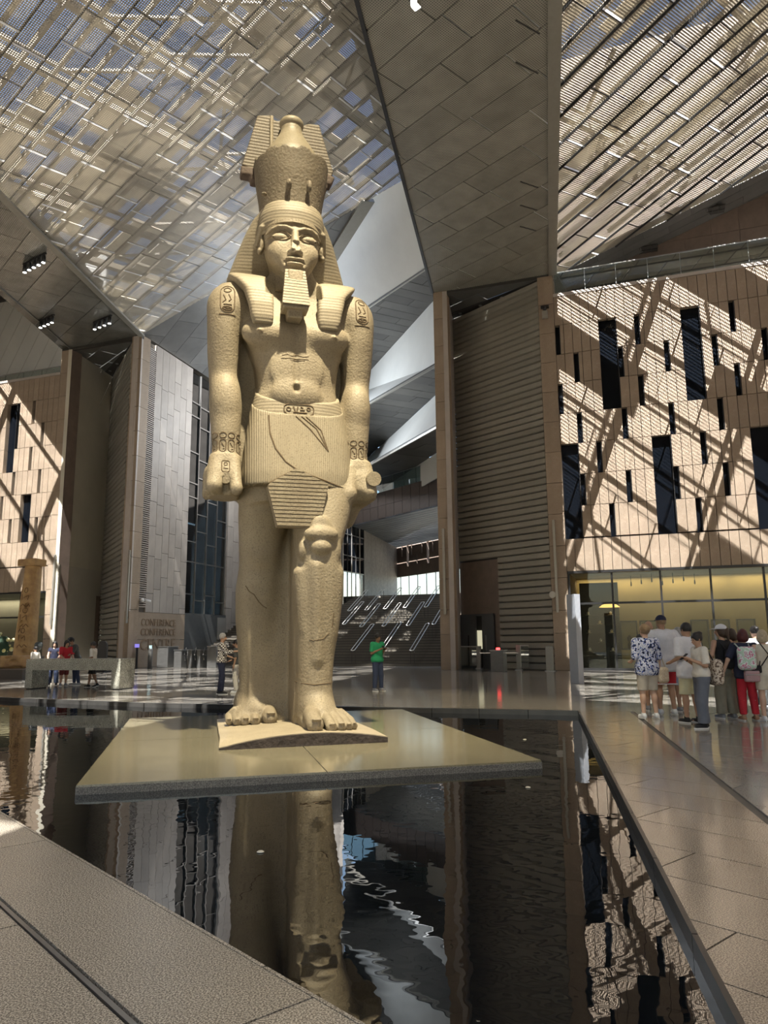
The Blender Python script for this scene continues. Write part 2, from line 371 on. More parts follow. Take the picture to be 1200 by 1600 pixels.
# ------------------------------------------------------------------ facades with slot windows
def facade(root, s_edge, sgn, ncol, pitch_, smalls, larges, dark):
    """stone panels in rows; slot windows are real gaps in the 0.34 m thick stone, glazed at the back"""
    used = set(); wins = []
    def cell(px, y0, y1, wide):
        s, z1 = on_w(px, y0); _, z0 = on_w(px, y1)
        c = int(math.floor((s - s_edge) * sgn / pitch_ + (0 if wide else 0)))
        r = round((TOPZ - z1) / ROW); n = max(1, round((z1 - z0) / ROW))
        return c, r, n, s
    for px, y0, y1 in smalls:
        c, r, n, s = cell(px, y0, y1, False)
        wins.append((c, r, 1, .5)); used.add((c, r))
    for px, y0, y1 in larges:
        c, r, n, s = cell(px, y0, y1, True)
        c = int(round((s - s_edge) * sgn / pitch_ - 1))
        for k in range(n):
            used.add((c, r + k)); used.add((c + 1, r + k))
        wins.append((c, r, n, 1.45))
    g = .012
    for r in range(9):
        z1 = TOPZ - r * ROW; z0 = z1 - ROW
        if r == 8: z0 = 4.66
        for c in range(ncol):
            a = s_edge + sgn * c * pitch_; bb = a + sgn * pitch_; lo, hi = min(a, bb), max(a, bb)
            if (c, r) in used:
                w = [q for q in wins if q[0] == c and q[1] == r and q[3] < 1]
                if w:   # narrow slot: half of the column stays stone
                    piece('stone_panel', SANDST, root, lo + g + pitch_ * .56, hi - g, 0, .34, z0 + g, z1 - g)
                continue
            j = random.uniform(-.006, .006)
            piece('stone_panel', SANDST, root, lo + g, hi - g, j, .34 + j, z0 + g, z1 - g - (.05 if r == 8 else 0))
    a = s_edge; bb = s_edge + sgn * ncol * pitch_
    MB().box(min(a, bb), max(a, bb), .30, .42, 4.66, TOPZ + .02).build('window_glass', BLKGL, root)
    MB().box(min(a, bb), max(a, bb), -.03, 2.2, TOPZ, TOPZ + .16).build('coping', PALEST, root)
    for c, r, n, w in wins:
        z1 = TOPZ - r * ROW; a = s_edge + sgn * c * pitch_; wd = pitch_ * (.56 if w < 1 else 2)
        lo = a if sgn > 0 else a - (pitch_ if w < 1 else wd)
        MB().box(lo + wd - .035, lo + wd, .02, .33, z1 - n * ROW + .02, z1 - .02).build('window_frame', DKMET, root)

f1 = lambda x, a, b: (860 + x * .2833, 360 + a * .2833, 360 + b * .2833)
f2 = lambda x, a, b: (860 + x * .2833, 640 + a * .2833, 640 + b * .2833)
R_SM = [f1(*q) for q in [(33, 528, 686), (153, 672, 834), (45, 852, 1018), (170, 1005, 1172), (397, 632, 800), (508, 448, 610), (648, 594, 764), (533, 785, 955),
        (418, 975, 1143), (673, 943, 1116), (905, 555, 728), (1028, 362, 532), (1180, 513, 690), (1063, 712, 890), (940, 910, 1088)]] + \
       [f2(*q) for q in [(300, 172, 340), (192, 352, 523), (325, 518, 697), (440, 330, 507), (705, 305, 490), (853, 480, 668), (978, 282, 465), (825, 118, 290)]]
R_LG = [f1(*q) for q in [(290, 495, 985), (790, 410, 920)]] + [f2(*q) for q in [(85, 205, 713), (590, 148, 685), (1132, 92, 655)]]
wall_right = wempty('wall_right')
facade(wall_right, 6.36, 1, 40, .424, R_SM, R_LG, None)
f3 = lambda x, a, b: (x * .25, 500 + a * .25, 500 + b * .25)
L_SM = [f3(*q) for q in [(137, 455, 565), (205, 565, 698), (115, 715, 850), (275, 692, 830), (185, 845, 982), (92, 995, 1133), (257, 978, 1116), (70, 1283, 1420), (232, 1268, 1410), (5, 1145, 1285)]]
L_LG = [f3(*q) for q in [(60, 590, 1000), (175, 1130, 1500)]]
wall_left = wempty('wall_left')
facade(wall_left, -25.15, -1, 26, .424, L_SM, L_LG, None)

# ------------------------------------------------------------------ stone pillars beside the two gates
def pillar(name, s0, s1, depth, ztop, m, zs=None):
    root = wempty(name); g = .01
    z = ztop; 
    while z > 0.01:
        z0 = max(0, z - (ROW if z > 3.3 else (z - 1.75 if z > 1.9 else z)))
        piece('stone_block', m, root, s0 + g, s1 - g, 0, depth, z0 + g, z - g); z = z0
    return root
pil_a = pillar('wall_pillar_far_left', -25.15, -24.45, .8, 20.3, SANDST)
pil_b = pillar('wall_pillar_left', -19.62, -18.89, .9, 20.5, SANDST)
pil_c = pillar('wall_pillar_centre', 0.0, .77, .55, 20.05, SANDST)
pil_d = pillar('wall_pillar_right', 5.58, 6.36, 1.1, 19.9, SANDST)
# dark reveal strips beside the pillars
MB().box(-24.45, -24.30, .0, .9, 0, 20.3).build('stone_reveal', DARKST, pil_a)

# ------------------------------------------------------------------ gate recesses: plaster side wall, slatted shutter, soffit
def gate(name, P0, az_side, L_side, P1, ztop, plaster, door):
    """P0 front edge of the side wall, P1 the other end of the shutter"""
    root = empty(name, P0, kind='structure')
    e = azv(az_side) * L_side; n = azv(az_side + 90)
    mb = MB(); mb.prism([(0, 0, 0), tuple(e), tuple(e + Vector((0, 0, ztop))), (0, 0, ztop)], n * .25)
    mb.build('side_wall', plaster, root)
    C = P0 + e; d = P1 - C; d.z = 0; L = d.length; az = math.degrees(math.atan2(d.y, d.x))
    sh = empty('shutter', e, RD(az)); sh.parent = root
    pitch_ = .335; z = .0; k = 0; me = None
    prof = [(-.02, 0), (-.10, .05), (-.10, pitch_ - .06), (-.02, pitch_ - .03), (.06, pitch_ - .03), (.06, 0)]
    def slat(L0, L1):
        m2 = MB(); m2.prism([(L0, y, zz) for y, zz in prof], (L1 - L0, 0, 0)); return m2.mesh('slat')
    full = slat(0, L); part = slat(L * .46, L) if door else None
    while z < ztop - .5:
        me = part if (door and z < 5.4) else full
        link('slat', me, SLAT, sh, (0, 0, z)); z += pitch_
    if door:
        MB().box(0, L * .46, .02, .1, 2.75, 5.6).box(L * .40, L * .46, 0, .1, 0, 2.75).build('infill_panel', DARKST, sh)
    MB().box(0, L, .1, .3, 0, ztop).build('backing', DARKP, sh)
    return root, sh, L, C, az
PA = wpt(-24.30, .0); PC = wpt(.77, 0)
endA = wpt(-19.62, .1); endC = wpt(5.62, .1)
g_left = gate('wall_gate_left', PA, 81, 5.2, endA, 20.3, PLASTER, False)
g_right = gate('wall_gate_right', PC, 79, 3.2, endC, 20.0, PALEST, True)
MB().prism([(0.02, 0, 0)] + [tuple(azv(81) * 5.18)] + [tuple(azv(81) * 5.18 + Vector((0, 0, 6.3)))] + [(0.02, 0, 6.3)], azv(81 - 90) * .02).build('lower_wall_band', BAND, g_left[0])

# panel grids on sloping or level planes ---------------------------------------------------------------
def plane_frame(P, e1, e2):
    e1 = e1.normalized(); n = e1.cross(e2).normalized(); e2 = n.cross(e1)
    return Matrix.Translation(P) @ Matrix((e1, e2, n)).transposed().to_4x4()
def panelled(root, poly3, P, e1, e2, da, db, m, name='ceiling_panel', stag=lambda r: 0.0, gap=.02, thick=.03, wide=None, strip=None, limit=300, prob=1.0, bars=False):
    """tile the convex polygon poly3 lying in the plane (P, e1, e2): rows db high along e2, panels da long along e1"""
    F = plane_frame(P, e1, e2); Fi = F.inverted()
    poly = [(Fi @ Vector(p)).to_2d()[:] for p in poly3]
    if area(poly) < 0: poly = poly[::-1]
    x0, x1 = min(p[0] for p in poly), max(p[0] for p in poly); y0, y1 = min(p[1] for p in poly), max(p[1] for p in poly)
    fr = empty('panel_field', mw=F); under(fr, root)
    cells = []; strips = MB()
    r0 = math.floor(y0 / db)
    for r in range(r0, math.ceil(y1 / db)):
        off = stag(r) * da
        for c in range(math.floor((x0 - off) / da), math.ceil((x1 - off) / da)):
            xa = c * da + off; ya = r * db; w = gap if not wide or (c + r) % 2 else wide
            if prob < 1 and random.random() > prob: continue
            q = clip(poly, [(xa + w, ya + gap / 2), (xa + da, ya + gap / 2), (xa + da, ya + db - gap / 2), (xa + w, ya + db - gap / 2)])
            if len(q) > 2 and abs(area(q)) > .03: cells.append((q, xa, ya))
            if strip and w == wide:
                q2 = clip(poly, [(xa, ya + gap), (xa + w, ya + gap), (xa + w, ya + db - gap), (xa, ya + db - gap)])
                if len(q2) > 2: strips.prism([(x, y, 0.02) for x, y in q2], (0, 0, .015))
    cells.sort(key=lambda q: (F @ Vector((q[1], q[2], 0)) - CAMP).length + (0 if True else 0))
    rest = MB()
    for i, (q, xa, ya) in enumerate(cells):
        if i < limit:
            o = MB().prism([(x - 0, y - 0, 0) for x, y in q], (0, 0, thick)).build(name, m, fr)
            o.rotation_euler = (random.uniform(-1, 1) * .0008, random.uniform(-1, 1) * .0008, 0)
        else: rest.prism([(x, y, 0) for x, y in q], (0, 0, thick))
    if bars:
        cb = MB()
        for q, xa, ya in cells:
            if len(q) == 4: cb.box(xa - .012, xa + .03, ya + .03, ya + db - .03, -.03, -.004)
        if cb.v: tag(cb.build('cross_bars', DKMET, fr), kind='stuff')
        for r in range(r0, math.ceil(y1 / db)):
            q = clip(poly, [(x0 - 1, r * db), (x1 + 1, r * db), (x1 + 1, r * db + .02), (x0 - 1, r * db + .02)])
            if len(q) > 2: MB().bar((min(p[0] for p in q), r * db, -.04), (max(p[0] for p in q), r * db, -.04), .045, .09).build('ceiling_rail', DKMET, fr)
    if rest.v: tag(rest.build('panel_remainder', m, fr), kind='stuff')
    if strips.v: strips.build('sky_gap_cover', STRIP, fr)
    return fr

# soffits over the gates
def soffit(root_name, P0, az_side, L, P1, z, t_front=0):
    C = P0 + azv(az_side) * L
    root = empty(root_name, (P0.x, P0.y, z), kind='structure')
    A = Vector((P0.x, P0.y, z)); Cc = Vector((C.x, C.y, z)); B = Vector((P1.x, P1.y, z))
    inner = A + (Cc - A) * .78; innB = B + (Cc - A) * .02
    panelled(root, [A, inner, innB, B], A, azv(GAZ), azv(GAZ + 90), 2.6, 1.3, GREYP, stag=lambda r: (r * .37) % 1)
    MB().prism([v - Vector((P0.x, P0.y, z)) for v in (inner, Cc, B + (Cc - A) * .30, innB)], (0, 0, -.03)).build('dark_strip', DARKP, root)
    mb = MB()
    for k in range(4):
        p = inner.lerp(innB, .1 + .25 * k) + azv(az_side) * .35 - Vector((P0.x, P0.y, z))
        mb.lathe([(.10, -.06), (.10, -.03)], 12, p)
    mb.build('downlight', STEEL, root)
soffit('ceiling_gate_left', PA, 81, 5.2, endA, 20.28)
soffit('ceiling_gate_right', PC, 79, 3.2, endC, 19.85)

# door of the right gate
sh = g_right[1]; Ls = g_right[2]
dr = empty('door_1', mw=Matrix.Translation(g_right[3]) @ Matrix.Rotation(RD(g_right[4]), 4, 'Z'), kind='structure')
MB().box(.05, Ls * .2, -.16, -.08, 0, 2.75).build('door_leaf', STEEL if 0 else mat('door_grey', (.15, .16, .17), .35, metal=.5), dr)
MB().box(Ls * .27, Ls * .40, -.16, -.08, 0, 2.75).build('door_leaf', MATS['door_grey'], dr)
MB().box(.0, Ls * .40, -.18, -.05, 2.7, 2.8).build('door_frame', MATS['door_grey'], dr)
MB().box(Ls * .11, Ls * .12, -.2, -.17, .9, 1.7).build('door_handle', DKMET, dr)
MB().box(Ls * .31, Ls * .32, -.2, -.17, .9, 1.7).build('door_handle', STEEL, dr)
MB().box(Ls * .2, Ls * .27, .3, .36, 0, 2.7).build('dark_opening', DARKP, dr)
pl = MB().box(Ls * .205, Ls * .265, -.10, -.08, 1.0, 1.95).build('lit_notice', mat('lit_notice', (.85, .82, .6), .5, emit=(.85, .8, .55), estr=.5), dr)

# ------------------------------------------------------------------ bright wall turning the corner from the left pillar, with louvre strip
PB = wpt(-18.89, 0); FAZ = 74.0; FU = azv(FAZ); FNn = azv(FAZ + 90)
def on_f(x, y):
    P = on_pl(x, y, PB, FNn); return (P - PB).dot(FU), P.z
FM = Matrix.Translation(PB) @ Matrix.Rotation(RD(FAZ), 4, 'Z')
side = empty('wall_side', mw=FM, kind='structure')
q_end = on_f(300, 640)[0]; q_g1 = on_f(356, 830)[0]
q1, q2 = on_f(234.5, 555)[0], on_f(244.5, 560)[0]
g = .012
for r in range(12):                                          # wide smooth blocks next to the corner
    z1 = 20.5 - r * ROW; z0 = max(z1 - ROW, 3.3)
    if z1 > 3.4: piece('stone_block', PALEST, side, g, q1 - g, 0, .3, z0 + g, z1 - g)
lou = MB(); z = 3.6
lou.box(q1, q2, .12, .2, 3.3, 20.4)
lv = MB().box(0, q2 - q1, 0, .12, 0, .05).mesh('louvre')
k = 0
while z < 20.0:
    link('louvre', lv, PALEST, side, (q1, .0, z)); z += .13; k += 1
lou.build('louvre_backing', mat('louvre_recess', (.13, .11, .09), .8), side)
nc = 6; cw = (q_end - q2) / nc
for c in range(nc):
    z = 20.45 + random.uniform(-.5, .0); first = True
    while z > 3.31:
        h = random.choice([1.55, 2.3, 1.9]); z0 = max(3.3, z - h)
        zt = min(z, 20.45)
        if first: zt = 20.45; first = False
        j = random.uniform(-.008, .008)
        if zt - z0 > .1: piece('stone_block', SIDEST, side, q2 + c * cw + g, q2 + (c + 1) * cw - g, j, .3 + j, z0 + g, zt - g)
        z = z0
for c, (a, bb) in enumerate(((0, .9), (.9, q_end))):
    for z0, z1 in ((0, 1.65), (1.65, 3.3)): piece('base_block', SANDST, side, a + g, bb - g, -.02, .3, z0 + g, z1 - g)
MB().box(0, q_end, .3, .6, 0, 20.45).build('wall_core', PALEST, side)
# raised lettering of the conference centre
def text_mesh(body, size, m, name, parent, mw, depth=.03, sx=1.0):
    cu = bpy.data.curves.new(name, 'FONT'); cu.body = body; cu.size = size; cu.extrude = depth; cu.space_line = .95
    o = bpy.data.objects.new(name, cu); COL.objects.link(o); dg = bpy.context.evaluated_depsgraph_get()
    me = bpy.data.meshes.new_from_object(o.evaluated_get(dg)); bpy.data.objects.remove(o); me.name = name
    if not me.materials: me.materials.append(m)
    else: me.materials[0] = m
    t = bpy.data.objects.new(name, me); COL.objects.link(t); t.parent = parent
    t.matrix_local = mw @ Matrix.Diagonal((sx, 1, 1, 1)); return t
FRONT = Matrix.Rotation(RD(90), 4, 'X')
LETM = mat('letter_stone', (.27, .19, .125), .7)
ql, qr = on_f(219, 985)[0], min(on_f(273, 985)[0], q_end - .3)
for i, (tx, sz, z) in enumerate((('CONFERENCE', .60, 2.50), ('CONFERENCE', .60, 1.92), ('CENTRE', .95, 1.05))):
    t = text_mesh(tx, sz, LETM, 'lettering', side, Matrix.Translation((ql, -.03, z)) @ FRONT, .03, 1.0)
    wt = max(v.co.x for v in t.data.vertices); t.matrix_local = Matrix.Translation((ql, -.03, z)) @ FRONT @ Matrix.Diagonal(((qr - ql) / wt, 1, 1, 1))

# glazed wall beyond it, then stone again
q_g2 = q_g1 + (q_g1 - q_end) * .05
wg = empty('window_1', mw=FM, kind='structure')
gb = 3.4
MB().box(q_end, q_g1, .25, .30, gb, 20.4).build('pane_sheet', BLUGL, wg)
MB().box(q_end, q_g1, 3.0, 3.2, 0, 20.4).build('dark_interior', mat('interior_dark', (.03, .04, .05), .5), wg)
rnd = random.Random(7); fr = MB(); ncol = 4; cw = (q_g1 - q_end) / ncol
for c in range(ncol + 1): piece('mullion', STEEL, wg, q_end + c * cw - .04, q_end + c * cw + .04, .14, .24, gb, 20.4)
for c in range(ncol):
    z = gb
    for h in ([.9, 2.6, 2.2, 1.2, 2.6, 1.3, 2.4, 1.5, 2.3] if c % 2 else [1.3, 2.2, 1.4, 3.1, 1.0, 2.2, 2.6, 1.0, 2.2]):
        z += h
        if z < 20.2: piece('transom', STEEL, wg, q_end + c * cw + .04, q_end + (c + 1) * cw - .04, .15, .23, z - .035, z + .035)
for k, (a, bb, z) in enumerate(((.05, .9, 9.4), (1.1, 1.9, 9.5), (1.9, 2.6, 9.9), (.1, .7, 8.7))):
    MB().box(q_end + a * cw, q_end + bb * cw, 1.6, 1.7, z, z + .1).build('ceiling_light_tube', mat('tube_light', (1, 1, 1), .5, emit=(1, .97, .9), estr=6), wg)
MB().box(q_end, q_g1, -.02, .12, 0, gb).build('grey_shutter', mat('shutter_grey', (.13, .135, .135), .45, metal=.3, var=.15), wg)
MB().box(q_end + 3.1 * cw, q_end + 3.5 * cw, -.06, .0, 0, 3.2).box(q_end + 3.5 * cw, q_g1, -.06, 0, 0, 3.2).build('grey_door', mat('door_beige', (.3, .28, .25), .6), wg)
side2 = empty('wall_side_far', mw=FM, kind='structure')
cw = .9
for c in range(9):
    z = 20.4 + random.uniform(-.6, 0)
    while z > .02:
        z0 = max(0, z - random.choice([1.55, 2.3])); j = random.uniform(-.008, .008)
        piece('stone_block', SIDEST, side2, q_g1 + c * cw + g, q_g1 + (c + 1) * cw - g, j, .3 + j, z0 + g, z - g); z = z0
MB().box(q_g1, q_g1 + 9 * cw, .3, .5, 0, 20.4).build('wall_core', PALEST, side2)

# ------------------------------------------------------------------ FLOOR: slabs laid on the slanting grid, cut around the pool
W0 = -.10                                                      # water level
FLOORM = mat('polished_granite', (.33, .305, .265), .10, var=.15, scale=1.5, speck=((.20, .185, .165), 90, .36), rand=.10, coord='World', spec=.6)
SLABN = mat('speckled_granite', (.50, .45, .365), .26, var=.15, scale=.8, speck=((.15, .13, .105), 120, .45), rand=.06, coord='World', spec=.4)
SLABR = mat('speckled_granite_polished', (.40, .335, .255), .13, var=.18, scale=.8, speck=((.15, .12, .09), 130, .44), rand=.06, coord='World', spec=.6)
JOINT = mat('joint_dark', (.03, .028, .026), .7)
KERBM = mat('dark_kerb', (.06, .058, .055), .35, var=.3)
GR = azv(78.4)                                                 # right-hand pool edge and groove
kr0 = on_z(1145, 1600); kr1 = on_z(905, 1110)
K_far = kr1.copy(); K_near = kr1 - GR * 22.0
# pool outline: back right corner, back kink, left, near-left edge
K_kink = on_z(230, 1098); K_left = on_z(0, 1089); KL2 = K_left + (K_left - K_kink).normalized() * 22
NLa = on_z(0, 1270); NLb = on_z(560, 1600); nld = (NLb - NLa).normalized()
NL_far = NLa - nld * 24
# near-left edge meets right edge
def isect(p, d, q, e):
    den = d.x * e.y - d.y * e.x; t = ((q.x - p.x) * e.y - (q.y - p.y) * e.x) / den; return p + d * t
K_tip = isect(NLa, nld, K_far, GR)
floor = empty('floor', (0, 0, 0), kind='structure')
fe1 = azv(GAZ); fe2 = azv(GAZ + 90)
def paving(poly, da, db, m, limit, stag, gap=.012, org=Vector((0, 0, 0)), name='paving_slab', a1=None):
    u = a1 or fe1; v = Vector((-u.y, u.x, 0))
    P2 = [((p - org).dot(u), (p - org).dot(v)) for p in poly]
    if area(P2) < 0: P2 = P2[::-1]
    fr = empty('paving', mw=plane_frame(org, u, v)); fr.parent = floor
    x0, x1 = min(p[0] for p in P2), max(p[0] for p in P2); y0, y1 = min(p[1] for p in P2), max(p[1] for p in P2); cells = []
    for r in range(math.floor(y0 / db), math.ceil(y1 / db)):
        off = stag(r) * da
        for c in range(math.floor((x0 - off) / da), math.ceil((x1 - off) / da)):
            xa = c * da + off; ya = r * db
            q = clip(P2, [(xa + gap / 2, ya + gap / 2), (xa + da - gap / 2, ya + gap / 2), (xa + da - gap / 2, ya + db - gap / 2), (xa + gap / 2, ya + db - gap / 2)])
            if len(q) > 2 and abs(area(q)) > .02:
                cx = sum(p[0] for p in q) / len(q); cy = sum(p[1] for p in q) / len(q); W = org + u * cx + v * cy
                d = W.length; vis = W.y > 2.2 and abs(W.x) < W.y * .62 + 1.2
                cells.append((d + (0 if vis else 500), q))
    cells.sort(key=lambda t: t[0]); rest = MB()
    for i, (d, q) in enumerate(cells):
        if i < limit and d < 400: MB().prism([(x, y, -.05) for x, y in q], (0, 0, .05)).build(name, m, fr)
        else: rest.prism([(x, y, -.05) for x, y in q], (0, 0, .05))
    if rest.v: tag(rest.build('paving_remainder', m, fr), kind='stuff')
far_l, far_r = Vector((-60, 75, 0)), Vector((60, 75, 0))
# right side: between pool edge and groove, beyond groove, back floor
gr_a = on_z(982, 1110); gr_n = gr_a - GR * 30
right_a = [K_near, gr_n, gr_a + GR * 1.5, isect(K_kink, (K_far - K_kink), gr_a, GR), K_far]
off_r = on_z(992, 1279)
kd = K_far - K_kink; kd.z = 0; kdn = kd.normalized()
gA = isect(K_far, kdn, gr_a, GR)
paving([K_near, gr_n, gA, K_far], 3.2, .62, SLABR, 110, lambda r: (r * .37) % 1, org=off_r)
far_gr = gA + GR * 0
paving([gr_n + Vector((.09, 0, 0)), gr_n + Vector((30, -6, 0)), gA + kdn * 34, gA + kdn * .09], 1.8, .9, FLOORM, 160, lambda r: (r * .5) % 1)
paving([KL2, K_kink, K_kink + Vector((0, 60, 0)), KL2 + Vector((-10, 60, 0))], 2.4, 1.2, FLOORM, 60, lambda r: (r * .5) % 1)
paving([K_kink, gA + kdn * 34, gA + kdn * 34 + Vector((0, 60, 0)), K_kink + Vector((0, 60, 0))], 2.4, 1.2, FLOORM, 200, lambda r: (r * .5) % 1)
# near left bank: broad edge slab, groove, slabs behind
nln = Vector((nld.y, -nld.x, 0))                               # away from the water, towards the camera
if nln.dot(Vector((-1, -1, 0))) < 0: nln = -nln
gw = (on_z(225, 1600) - NLa).dot(nln)
paving([NL_far, K_tip, K_tip + nln * gw, NL_far + nln * gw], 3.5, gw + .02, SLABN, 12, lambda r: .0, org=on_z(490, 1558) + nln * 0, a1=nld, name='edge_slab')
paving([NL_far + nln * (gw + .05), K_tip + nln * (gw + .05), K_tip + nln * 26, NL_far + nln * 26], 1.9, .62, SLABN, 60, lambda r: (r * .41) % 1, org=NLa + nln * (gw + .05), a1=nld)
MB().prism([NL_far + nln * gw + Vector((0, 0, -.02)), K_tip + nln * gw + Vector((0, 0, -.02)), K_tip + nln * (gw + .05) + Vector((0, 0, -.02)), NL_far + nln * (gw + .05) + Vector((0, 0, -.02))], (0, 0, -.03)).build('floor_groove', KERBM, floor)
MB().prism([NL_far + nln * (gw + .014) + Vector((0, 0, -.016)), K_tip + nln * (gw + .014) + Vector((0, 0, -.016)), K_tip + nln * (gw + .038) + Vector((0, 0, -.016)), NL_far + nln * (gw + .038) + Vector((0, 0, -.016))], (0, 0, .012)).build('metal_strip', STEEL, floor)
# concrete bed under all slabs, with the pool left open
bed = MB()
def bedp(pts): bed.prism([Vector((p.x, p.y, -.06)) for p in pts], (0, 0, -.25))
bedp([K_near, gr_n + Vector((30, -6, 0)), gA + kdn * 34, K_far]); bedp([KL2, K_kink, K_kink + Vector((0, 60, 0)), KL2 + Vector((-10, 60, 0))])
bedp([K_kink, gA + kdn * 34, gA + kdn * 34 + Vector((0, 60, 0)), K_kink + Vector((0, 60, 0))]); bedp([NL_far, K_tip, K_tip + nln * 26, NL_far + nln * 26])
bed.build('slab_bed', JOINT, floor)
MB().prism([gr_n + Vector((0, 0, -.015)), gr_n + Vector((.09, 0, -.015)), gA + Vector((.09, 0, -.015)), gA + Vector((0, 0, -.015))], (0, 0, -.03)).build('floor_groove', KERBM, floor)
# kerbs along the water
kerb = empty('trim_1', kind='structure')
def kerbseg(a, b, inward, w=.07, n=1, m=KERBM):
    d = (b - a); L = d.length; d = d.normalized()
    for i in range(n):
        p = a + d * (L * i / n + .006); q = a + d * (L * (i + 1) / n - .006)
        MB().prism([p + Vector((0, 0, -.30)), q + Vector((0, 0, -.30)), q + inward * w + Vector((0, 0, -.30)), p + inward * w + Vector((0, 0, -.30))], (0, 0, .302)).build('kerb_stone', m, kerb)
kerbseg(K_near, K_far, azv(78.4 + 90), .03, 16, mat('black_kerb', (.022, .022, .022), .3))
kerbseg(K_kink, K_far, -Vector((-kdn.y, kdn.x, 0)), .12, 10)
kl = (KL2 - K_kink).normalized(); kerbseg(K_kink, KL2, Vector((kl.y, -kl.x, 0)) if Vector((kl.y, -kl.x, 0)).y < 0 else Vector((-kl.y, kl.x, 0)), .12, 14)
kerbseg(NL_far, K_tip, -nln, .02, 12, SLABN)

# water
wm = bpy.data.materials.new('dark_water'); nt, nd, lk, b = nodes_of(wm); MATS['dark_water'] = wm
b.inputs['Base Color'].default_value = (.004, .005, .006, 1); b.inputs['Roughness'].default_value = .0; b.inputs['IOR'].default_value = 1.8
gp = nd.new('ShaderNodeNewGeometry'); mp = nd.new('ShaderNodeMapping'); mp.inputs['Scale'].default_value = (1, 1, 1)
lk.new(gp.outputs['Position'], mp.inputs[0])
n1 = nd.new('ShaderNodeTexNoise'); n1.inputs['Scale'].default_value = 3.2; n1.inputs['Detail'].default_value = 2; lk.new(mp.outputs[0], n1.inputs['Vector'])
n2 = nd.new('ShaderNodeTexNoise'); n2.inputs['Scale'].default_value = .35; lk.new(gp.outputs['Position'], n2.inputs['Vector'])
r2 = ramp(nd, [(.38, (.12, .12, .12)), (.62, (1, 1, 1))]); lk.new(n2.outputs['Fac'], r2.inputs[0])
mu = nd.new('ShaderNodeMath'); mu.operation = 'MULTIPLY'; lk.new(n1.outputs['Fac'], mu.inputs[0]); lk.new(r2.outputs[0], mu.inputs[1])
bp = nd.new('ShaderNodeBump'); bp.inputs['Strength'].default_value = .16; bp.inputs['Distance'].default_value = .02
lk.new(mu.outputs[0], bp.inputs['Height']); lk.new(bp.outputs[0], b.inputs['Normal'])
pts = [K_near, K_far, K_kink, KL2, NL_far, K_tip]
water = MB()
water.add([Vector((p.x, p.y, W0)) for p in (K_tip, K_far, K_kink, KL2, NL_far)], [(0, 1, 2, 3, 4)])
w_o = water.build('water', wm); tag(w_o, 'still black water filling the angular pool around the statue plinth', 'water', kind='stuff')
MB().prism([Vector((p.x, p.y, -.32)) for p in (K_tip, K_far, K_kink, KL2, NL_far)], (0, 0, -.05)).build('pool_bottom', JOINT, floor)

# ------------------------------------------------------------------ CEILINGS
Z0 = 20.5
Btop = wpt(-18.89, 0, 20.53); Ttop = on_pl(625, 285, WP, WN); Qtop = on_z(0, 300, 20.53)
n1v = (Ttop - Btop).cross(Qtop - Btop).normalized()
dB = Vector((.56, .81, 0)); dB = (dB - n1v * dB.dot(n1v)).normalized(); dA = n1v.cross(dB).normalized()
if dA.y < 0: dA = -dA
def onp(P3, n, x, y): # vertical projection onto a plane
    return Vector((x, y, P3.z - ((x - P3.x) * n.x + (y - P3.y) * n.y) / n.z))
c2l0 = on_z(557, 0, 20); c2l1 = on_z(675.5, 457, 20); c2d = (c2l1 - c2l0).normalized()
c2r0 = on_z(867, 0, 20); c2r1 = on_z(863, 434, 20); c2rd = (c2r1 - c2r0).normalized()
eld = (Qtop - Btop).normalized()                               # left edge of the mesh roof (fold with the lower grey ceiling)
def P1(x, y): return onp(Btop, n1v, x, y)
L_end = c2l0 - c2d * 30
qe = Qtop + eld * 30
c1poly = [Btop, P1(qe.x, qe.y), P1(L_end.x, L_end.y), P1(c2l1.x - .02, c2l1.y), ]
ceil1 = empty('ceiling', (0, 0, 0), kind='structure')
vis1 = [Btop, P1(Qtop.x + eld.x * 6, Qtop.y + eld.y * 6), P1((c2l0 - c2d * 3).x, (c2l0 - c2d * 3).y), P1(c2l1.x, c2l1.y), Ttop]
panelled(ceil1, c1poly, P1(-9.61, 25.28), dA, dB, 1.5, 1.28, MESHP, stag=lambda r: (r * .33) % 1, gap=.03, wide=.075, strip=True, limit=300, bars=True)
